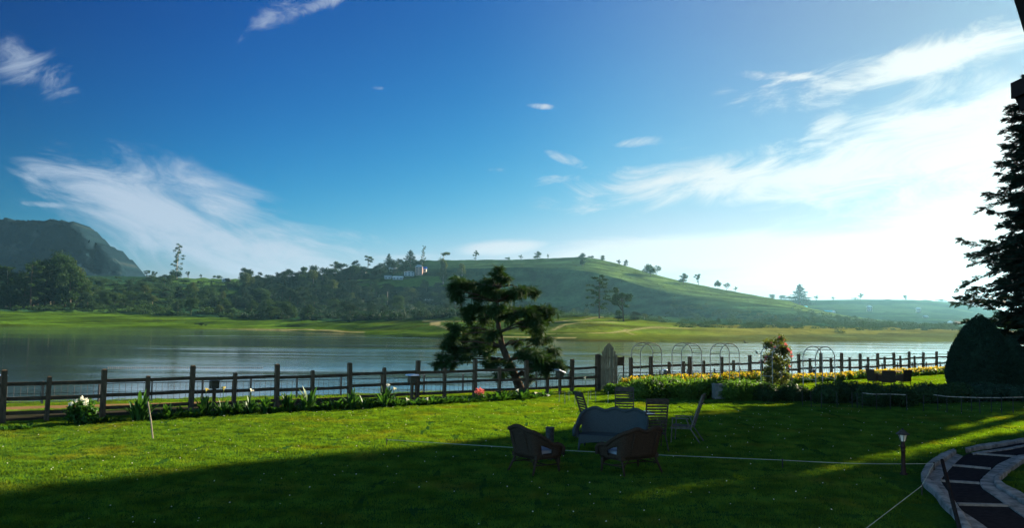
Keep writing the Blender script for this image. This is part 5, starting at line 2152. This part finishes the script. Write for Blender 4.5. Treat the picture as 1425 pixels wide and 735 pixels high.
plant(800, 550, 11, 'small low plant left of the pickets in the bed', CLB, wide=1.5)
bloom(310, 579, 543, L_cream, 'cream yellow lily on a tall stem in the left bed')
bloom(288, 579, 545, L_cream, 'yellow lily bud before the post lamp')
bloom(349, 577, 546, L_wht, 'tall white lily left of the three fan clumps')
bloom(538.5, 568, 538.5, L_wht, 'white lily above the dark pointed clump')
bloom(549, 567, 543, L_wht, 'white lily lower right of its twin')
bloom(814, 551, 528, L_wht, 'tall white lily standing alone left of the gate post')
bloom(746, 554, 549, L_wht, 'single white lily right of the cypress trunk')
bloom(761.5, 553, 552, L_wht, 'low white flower near the thin stakes')
bloom(720, 557, 545, L_wht, 'white lily at the foot of the cypress')
bloom(652, 560, 559, L_wht, 'small pale flower before the tall post left of the cypress')
bloom(595, 566, 557, L_wht, 'white bloom right of the capped lamp')
bloom(566, 566, 558, L_wht, 'white bloom left of the capped lamp')
# white-flowered leafy bush at the left
p = G(112, 590)
blobs = [(-0.12, 0, 0.35, 0.32, 0.3, 0.32), (0.15, 0, 0.42, 0.28, 0.28, 0.32), (0.0, 0.05, 0.25, 0.4, 0.35, 0.25), (0.22, -0.1, 0.2, 0.24, 0.2, 0.2)]
m = MB()
TV, TF = rhombs(2, 1.0, 0.5, 0.6)
pts = crown_points(blobs, 620)
m.inst(TV, TF, frames(rand_dirs(len(pts)), rng.random(len(pts)) * 6.28), pts, 0.13 * (0.6 + 0.8 * rng.random(len(pts))))
hy = tag(m.build('flowering_bush', [L_lily], loc=p), 'leafy bush with big white flower heads at the left of the bed', 'bush')
for s in ((0.1, -0.15, 0.77), (0.22, -0.15, 0.70), (0.24, -0.22, 0.62), (-0.18, -0.25, 0.60), (-0.02, -0.25, 0.7)):
    f = MB()
    k = 14
    f.inst(*rhombs(3, 1.0, 0.8, 0.5), frames(rand_dirs(k), rng.random(k)), np.array(s) + rand_dirs(k) * 0.045, np.full(k, 0.05))
    f.build('flower_head', [L_wht], hy)
# red flowers
p = G(668, 559)
m = MB()
blobs = [(0, 0, 0.2, 0.25, 0.22, 0.2)]
m.inst(*rhombs(2, 1.0, 0.5, 0.6), frames(rand_dirs(140), rng.random(140) * 6.28), crown_points(blobs, 140), np.full(140, 0.09))
rb = tag(m.build('red_flower_plant', [L_lily], loc=p), 'small plant with red and pink flowers left of the cypress', 'plant')
f = MB()
pts = crown_points([(-0.03, -0.1, 0.42, 0.2, 0.12, 0.13)], 60)
f.inst(*rhombs(3, 1.0, 0.8, 0.5), frames(rand_dirs(60), rng.random(60)), pts, np.full(60, 0.06))
f.build('flowers', [L_red], rb)

# leaning cane
a, b_ = G(213, 611), G(213, 611) + Vector((-0.20, 0.05, 0.95))
m = MB()
m.tube([Vector((0, 0, -0.05)), (b_ - a) * 0.5 + Vector((0.01, 0, 0)), b_ - a], [0.022, 0.02, 0.018], 7)
tag(m.build('cane_stake', M_barkpale, loc=a), 'thin bare cane leaning on the lawn before the largest clump', 'stake')

# thin stakes on the lawn left of the gate
sm = MB()
sm.tube([(0, 0, -0.05), (0, 0, 0.5)], 0.012, 6)
sm.tube([(0, 0, 0.49), (0, 0, 0.52)], 0.02, 6)
smesh = sm.mesh('thin_stake', [M_arch])
for px, py, h in ((778, 561, 15), (786, 563, 16), (792, 559, 13), (800, 564, 18), (807, 558, 13), (818, 566, 20), (822, 557, 12), (846, 563, 17), (829, 560, 14)):
    p = G(px, py)
    o = bpy.data.objects.new('thin_stake', smesh)
    col.objects.link(o)
    o.location = p
    o.scale = (1, 1, h * p.y / F / 0.52)
    o.rotation_euler = (random.uniform(-0.05, 0.05), random.uniform(-0.05, 0.05), 0)
    tag(o, 'thin grey metal stake pushed into the sunny lawn before the gate', 'stake', 'thin stakes before the gate')
# dark stakes along the right flower border
dm = MB()
dm.tube([(0, 0, -0.05), (0, 0, 0.62)], 0.013, 6)
dmesh = dm.mesh('border_stake', [M_metal])
SP = [(1117, 566), (1129, 567), (1143, 569), (1165, 569), (1186, 568), (1193, 569), (1200, 569), (1220, 571), (1239, 571), (1262, 572), (1285, 573), (1305, 573), (1318, 575), (1338, 576), (1352, 574), (1364, 577), (1380, 575), (1394, 577), (1410, 576)]
for px, py in SP:
    p = G(px, py)
    o = bpy.data.objects.new('border_stake', dmesh)
    col.objects.link(o)
    o.location = p
    o.rotation_euler = (random.uniform(-0.04, 0.04), random.uniform(-0.04, 0.04), 0)
    tag(o, 'thin dark stake of the low border railing at the shaded lawn edge', 'stake', 'border stakes at the right')
for rail, lab in (([(1300, 572), (1318, 575), (1338, 576), (1364, 577), (1394, 577), (1425, 576)], 'pale bowed rail of the low border before the big clipped cone'),
                  ([(1201, 569), (1215, 571), (1240, 571), (1261, 572)], 'pale thin rail on the stakes before the rounded hedge')):
    m = MB()
    base = G(*rail[0])
    m.tube([G(*q) + Vector((0, 0, 0.60)) - base for q in rail], 0.016, 6)
    tag(m.build('border_rail', M_arch, loc=base), lab, 'rail')

# ------------------------------------------------------------------ cord on pegs
def peg(px, py, label):
    p = G(px, py)
    m = MB()
    m.tube([(0, 0, -0.05), (0.0, 0, 0.19)], [0.013, 0.012], 7)
    m.lathe([(0.0, 0.175), (0.022, 0.18), (0.022, 0.195), (0.0, 0.2)], n=8)
    tag(m.build('peg', M_metal, loc=p), label, 'peg', 'pegs holding the cord')
    return p + Vector((0, 0, 0.17))


pa = peg(538, 622, 'short peg at the left end of the white cord')
pb = peg(1089, 652, 'short peg on the lawn left of the lamp with cord tied on')
pc_ = peg(1300, 657, 'short peg beside the curved stone kerb')
pd = peg(1283, 690, 'short peg where the cord turns towards the camera')
pe = G(1190, 758) + Vector((0, 0, 0.1))
m = MB()
seq = []
for a, b_ in ((pa, pb), (pb, pc_)):
    for k in range(12):
        s = k / 12
        seq.append(a.lerp(b_, s) - Vector((0, 0, 0.035 * math.sin(math.pi * s))) - pa)
seq.append(pc_ - pa)
for k in range(1, 4):
    seq.append(pc_.lerp(pd, k / 3) - pa)
for k in range(1, 8):
    seq.append(pd.lerp(pe, k / 7) - pa)
m.tube(seq, 0.006, 6)
tag(m.build('boundary_cord', M_rope, loc=pa), 'thin white cord strung low across the lawn on pegs', 'cord')

# ------------------------------------------------------------------ bollard lamp
p = G(1257.5, 661)
sc = p.y / F
br = empty('bollard_lamp', p, R(20), 'dark post lantern with pointed cap standing on the right lawn', 'lamp')
hh = 63 * sc
m = MB()
prof = [(0.075, 0), (0.075, 0.03), (0.045, 0.05), (0.040, hh * 0.30), (0.040, hh * 0.50), (0.052, hh * 0.505), (0.052, hh * 0.525), (0.04, hh * 0.53), (0.04, hh * 0.585), (0.055, hh * 0.59), (0.055, hh * 0.61), (0.04, hh * 0.62), (0.036, hh * 0.70), (0.05, hh * 0.715), (0.0, hh * 0.716)]
m.lathe(prof, n=14)
m.build('post', M_beam, br, True)
m = MB()
m.lathe([(0.045, hh * 0.716), (0.085, hh * 0.865), (0.0, hh * 0.866)], n=6)
m.build('glass', M_glass, br)
m = MB()
for k in range(6):
    a = k * math.pi / 3
    m.beam((0.048 * math.cos(a), 0.048 * math.sin(a), hh * 0.714), (0.089 * math.cos(a), 0.089 * math.sin(a), hh * 0.868), 0.010, 0.010)
m.build('lantern_frame', M_metal, br)
m = MB()
m.lathe([(0.0, hh * 0.868), (0.135, hh * 0.862), (0.14, hh * 0.875), (0.085, hh * 0.915), (0.05, hh * 0.955), (0.02, hh * 0.965), (0.022, hh * 0.985), (0.0, hh)], n=6)
m.build('cap', M_metal, br)

# ------------------------------------------------------------------ stepped path at the lower right
def resample(pts, n):
    pts = [Vector(p) for p in pts]
    d = [0]
    for a, b_ in zip(pts[:-1], pts[1:]):
        d.append(d[-1] + (b_ - a).length)
    out = []
    for k in range(n):
        t = d[-1] * k / (n - 1)
        out.append(Vector((np.interp(t, d, [p.x for p in pts]), np.interp(t, d, [p.y for p in pts]), np.interp(t, d, [p.z for p in pts]))))
    for _ in range(1):
        out = [out[0]] + [(out[i - 1] + out[i] * 2 + out[i + 1]) / 4 for i in range(1, n - 1)] + [out[-1]]
    return out


def kerb(outer, inner, h, name, mat, rough=0.02, base=-0.06, n=46):
    """a stone kerb between two pixel outlines"""
    A = resample([G(*p_) for p_ in outer], n)
    B = resample([G(*p_) for p_ in inner], n)
    V = []
    for i, (a, b_) in enumerate(zip(A, B)):
        ja = rough * mnoise.noise(a * 3.1)
        jb = rough * mnoise.noise(b_ * 3.1 + Vector((5, 0, 0)))
        d = (b_ - a)
        d.z = 0
        d.normalize()
        V += [a + Vector((0, 0, base)), a + Vector((0, 0, h * 0.85 + ja)), a + d * 0.03 + Vector((0, 0, h + ja)), b_ - d * 0.03 + Vector((0, 0, h + jb)), b_ + Vector((0, 0, h * 0.85 + jb)), b_ + Vector((0, 0, base))]
    m_ = MB()
    m_.grid(np.array([tuple(v) for v in V]), n, 6)
    return tag(m_.build(name, mat, smooth=False), kind='structure')


LO = [(1327, 631), (1311, 637), (1290, 651), (1281, 667), (1285, 679), (1301, 692), (1311, 708), (1326, 720), (1336, 738), (1348, 762)]
LI = [(1331, 634), (1318, 643), (1301, 653), (1293, 664), (1294, 674), (1310, 690), (1322, 704), (1338, 718), (1350, 738), (1362, 762)]
LG = [(1340, 637), (1331, 645), (1318, 659), (1308, 671), (1317, 684), (1328, 698), (1337, 713), (1356, 725), (1374, 738), (1394, 762)]
UO = [(1343, 629), (1362, 624), (1390, 620), (1425, 614.5), (1470, 608)]
UI = [(1344, 631.5), (1363, 627), (1391, 623), (1425, 617.5), (1470, 611)]
MO = [(1352, 633), (1380, 629), (1402, 626), (1425, 621.5), (1470, 614)]
MI = [(1354, 635), (1381, 631), (1403, 628), (1425, 623.5), (1470, 616)]
RI = [(1480, 630), (1440, 633), (1414, 637), (1390, 648), (1376, 660), (1363, 672), (1366, 682), (1385, 694), (1402, 707), (1432, 728), (1470, 756)]
RM = [(1480, 632), (1444, 636), (1420, 640), (1403, 652), (1392, 663), (1382, 673), (1386, 682), (1404, 693), (1424, 706), (1452, 724), (1488, 750)]
RO = [(1480, 634), (1450, 638), (1428, 643), (1412, 654), (1400, 664), (1390, 672), (1396, 679), (1412, 687), (1432, 698), (1462, 716), (1500, 742)]
kerb(LO, LI, 0.12, 'kerb', M_stone)
kerb(LI, LG, 0.035, 'kerb', M_stone, 0.01)
kerb(UO, UI, 0.10, 'kerb', M_stone)
kerb(MO, MI, 0.05, 'kerb', M_stone, 0.01)
kerb(RI, RM, 0.05, 'kerb', M_stone, 0.015)
kerb(RM, RO, 0.10, 'kerb', M_stone)
TL = [(1470, 611), (1425, 617), (1380, 626), (1345, 633)] + LG[1:]
A = resample([G(*q) for q in TL], 40)
B = resample([G(*q) for q in RI], 40)
m = MB()
V = []
for a, b_ in zip(A, B):
    for k in range(5):
        q = a.lerp(b_, k / 4)
        V.append((q.x, q.y, q.z + 0.02))
m.grid(np.array(V), 40, 5)
tag(m.build('path', M_tread), kind='structure')
for a, b_ in (((1354, 633.5), (1414, 638)), ((1326, 650), (1379, 655)), ((1308, 672), (1363, 675.5)), ((1333, 705), (1404, 707))):
    q0, q1 = G(*a), G(*b_)
    m = MB()
    m.beam(q0 + Vector((0, 0, 0.03)), q1 + Vector((0, 0, 0.03)), 0.085, 0.05)
    tag(m.build('step_edging', M_step), 'pale stone edge of a broad step in the curved path', 'step edge', 'pale step edges in the curved path')

# handrail of the terrace steps
a, b_ = P(1311, 641, 9.6), P(1345, 775, 7.4)
hrr = empty('handrail', (b_.x, b_.y, zg(b_.x, b_.y)), 0, 'dark slanting handrail crossing the curved path at the lower right', 'handrail')
m = MB()
o0 = Vector(hrr.location)
m.tube([a - o0, a.lerp(b_, 0.5) - o0, b_ - o0], [0.020, 0.021, 0.022], 9)
m.build('rail', M_beam, hrr, True)
m = MB()
m.tube([b_ - o0, Vector((b_.x, b_.y, zg(b_.x, b_.y) - 0.1)) - o0], 0.024, 9)
m.build('post', M_beam, hrr, True)

# ------------------------------------------------------------------ birds over the water
bm_ = MB()
bm_.lathe([(0.0, -0.16), (0.03, -0.1), (0.05, 0.0), (0.03, 0.1), (0.0, 0.15)], n=8, M=Matrix.Rotation(math.pi / 2, 3, 'Y'))
for sg in (-1, 1):
    V = np.array([(0.06, 0.03 * sg, 0), (0.08, 0.22 * sg, 0.10), (-0.02, 0.48 * sg, 0.05), (-0.06, 0.2 * sg, 0.07), (-0.07, 0.03 * sg, 0)])
    bm_.add(V, [(0, 1, 3, 4)])
    bm_.add(V, [(1, 2, 3)])
bmesh_ = bm_.mesh('bird', [M_metal])
for px, py, Y, lab in ((1037, 477, 70, 'small dark bird in flight left of the rose over the water'), (1054, 492, 55, 'small dark bird just left of the climbing rose')):
    o = bpy.data.objects.new('bird', bmesh_)
    col.objects.link(o)
    o.location = P(px, py, Y)
    o.rotation_euler = (0.3, 0.1, 0.4)
    tag(o, lab, 'bird')

# ------------------------------------------------------------------ grass
rng = np.random.default_rng(71)
random.seed(71)


def grass_tile(n, hmin, hmax, w, flowers):
    V = np.zeros((n, 3, 3))
    b_ = rng.random((n, 2)) * 1.06 - 0.53
    a = rng.random(n) * 6.2832
    tuft = np.array([0.5 + 0.9 * mnoise.noise(Vector((x * 5.0, y * 5.0, hmax * 90))) + 0.5 * mnoise.noise(Vector((x * 13.0, y * 13.0, 3.0))) for x, y in b_])
    h = hmin + (hmax - hmin) * np.clip(tuft, 0.05, 1.3) * (0.55 + 0.45 * rng.random(n))
    lean = rng.normal(size=(n, 2)) * 0.5
    wx, wy = np.cos(a) * w / 2, np.sin(a) * w / 2
    V[:, 0] = np.stack([b_[:, 0] - wx, b_[:, 1] - wy, np.full(n, -0.012)], -1)
    V[:, 1] = np.stack([b_[:, 0] + wx, b_[:, 1] + wy, np.full(n, -0.012)], -1)
    V[:, 2] = np.stack([b_[:, 0] + lean[:, 0] * h, b_[:, 1] + lean[:, 1] * h, h], -1)
    Fc = np.arange(3 * n).reshape(n, 3)
    FV, FF = [], []
    for k in range(flowers):
        x, y = rng.random(2) - 0.5
        s = 0.005 + 0.005 * rng.random()
        z = hmax * 0.9
        i = len(FV)
        FV += [(x - s, y - s, z), (x + s, y - s, z + s), (x + s, y + s, z), (x - s, y + s, z - s * 0.3), (x, y, z + s * 1.4)]
        FF += [(i, i + 1, i + 4), (i + 1, i + 2, i + 4), (i + 2, i + 3, i + 4), (i + 3, i, i + 4)]
    return V.reshape(-1, 3), Fc, np.array(FV).reshape(-1, 3), np.array(FF, int).reshape(-1, 3)


kerb_poly = [G(*q) for q in reversed(UO)] + [G(*q) for q in LO] + [G(*q) for q in reversed(RO)]


def in_poly(x, y, poly):
    c = False
    j = len(poly) - 1
    for i in range(len(poly)):
        a, b2 = poly[i], poly[j]
        if (a.y > y) != (b2.y > y) and x < (b2.x - a.x) * (y - a.y) / (b2.y - a.y) + a.x:
            c = not c
        j = i
    return c


pts, var = [], []
for X in np.arange(-40, 48, 1.0):
    for Y in np.arange(9.5, 66, 1.0):
        x, y = X + random.uniform(-0.15, 0.15), Y + random.uniform(-0.15, 0.15)
        if abs(x) > 0.68 * y + 1.5:
            continue
        u, q = uq(x, y)
        if q > float(qw(u)) - 0.6:
            continue
        if in_poly(x, y, kerb_poly) or any(in_poly(x + ox, y + oy, kerb_poly) for ox, oy in ((0.5, 0), (-0.5, 0), (0, 0.5), (0, -0.5))):
            continue
        if abs(q - pc(u)) < pw(u) + 0.35 and q > 0:
            continue
        if u < 22 and 0.3 < q < float(np.interp(u, [-30, 2, 14, 26], [4.4, 3.6, 1.4, 0.9])):
            continue
        rough = q > -1.2
        pts.append((x, y, zg(x, y)))
        var.append(3 if rough else random.choice((0, 1, 2, 2)))
tiles = [grass_tile(2600, 0.012, 0.075, 0.012, 3), grass_tile(2600, 0.012, 0.08, 0.012, 1), grass_tile(2600, 0.012, 0.07, 0.012, 0), grass_tile(1700, 0.02, 0.085, 0.013, 0)]
m = MB()
tile_id = []
for k, (V, Fc, FV, FF) in enumerate(tiles):
    m.add(V, Fc, 0)
    tile_id += [k + 1] * len(V)
    if len(FF):
        m.add(FV, FF, 1)
        tile_id += [k + 1] * len(FV)
nt = len(tile_id)
m.v.append(np.array(pts))
m.n += len(pts)
me = m.mesh('grass', [L_grass, L_wht])
assert len(me.vertices) == nt + len(pts)
ai = me.attributes.new('tile', 'INT', 'POINT')
ai.data.foreach_set('value', np.array(tile_id + [0] * len(pts), np.int32))
ai = me.attributes.new('variant', 'INT', 'POINT')
ai.data.foreach_set('value', np.array([0] * nt + [v + 1 for v in var], np.int32))
ai = me.attributes.new('turn', 'FLOAT', 'POINT')
ai.data.foreach_set('value', np.concatenate([np.zeros(nt), rng.integers(0, 4, len(pts)) * (math.pi / 2) + rng.normal(size=len(pts)) * 0.15]).astype(np.float32))
go = bpy.data.objects.new('grass', me)
col.objects.link(go)
tag(go, 'short mown grass blades with tiny white clover flowers on the lawn', 'grass', kind='stuff')
ng_ = bpy.data.node_groups.new('grass_scatter', 'GeometryNodeTree')
ng_.interface.new_socket('Geometry', in_out='INPUT', socket_type='NodeSocketGeometry')
ng_.interface.new_socket('Geometry', in_out='OUTPUT', socket_type='NodeSocketGeometry')
N = ng_.nodes
Lk = ng_.links
gi, gout = N.new('NodeGroupInput'), N.new('NodeGroupOutput')


def attr(nm, dt):
    a_ = N.new('GeometryNodeInputNamedAttribute')
    a_.data_type = dt
    a_.inputs['Name'].default_value = nm
    return a_.outputs['Attribute']


def eq(sock, v):
    c_ = N.new('FunctionNodeCompare')
    c_.data_type = 'INT'
    c_.operation = 'EQUAL'
    Lk.new(sock, c_.inputs['A'] if c_.inputs['A'].enabled else c_.inputs[2])
    ins = [i for i in c_.inputs if i.enabled]
    Lk.new(sock, ins[0])
    ins[1].default_value = v
    return c_.outputs[0]


def separate(v):
    s_n = N.new('GeometryNodeSeparateGeometry')
    s_n.domain = 'POINT'
    Lk.new(gi.outputs[0], s_n.inputs[0])
    Lk.new(eq(attr('tile', 'INT'), v), s_n.inputs['Selection'])
    return s_n.outputs[0]


pgeo = separate(0)
join = N.new('GeometryNodeJoinGeometry')
for k in range(4):
    ip = N.new('GeometryNodeInstanceOnPoints')
    Lk.new(pgeo, ip.inputs['Points'])
    Lk.new(eq(attr('variant', 'INT'), k + 1), ip.inputs['Selection'])
    Lk.new(separate(k + 1), ip.inputs['Instance'])
    cx_n = N.new('ShaderNodeCombineXYZ')
    Lk.new(attr('turn', 'FLOAT'), cx_n.inputs[2])
    Lk.new(cx_n.outputs[0], ip.inputs['Rotation'])
    Lk.new(ip.outputs[0], join.inputs[0])
Lk.new(join.outputs[0], gout.inputs[0])
md = go.modifiers.new('scatter', 'NODES')
md.node_group = ng_

# ------------------------------------------------------------------ morning haze
m = MB()
m.box((0, 1150, 75), (5200, 3200, 170))
hz_m = bpy.data.materials.new('morning_haze')
hz_m.use_nodes = True
ht = NT(hz_m.node_tree)
ht.n.clear()
pv = ht.node('ShaderNodeVolumePrincipled')
pv.inputs['Color'].default_value = (0.30, 0.68, 0.92, 1)
pv.inputs['Density'].default_value = 0.000074
pv.inputs['Anisotropy'].default_value = 0.61
ho = ht.node('ShaderNodeOutputMaterial')
ht.l.new(pv.outputs[0], ho.inputs['Volume'])
tag(m.build('haze', hz_m), 'pale morning haze lying over the lake and hills', 'haze', kind='stuff')
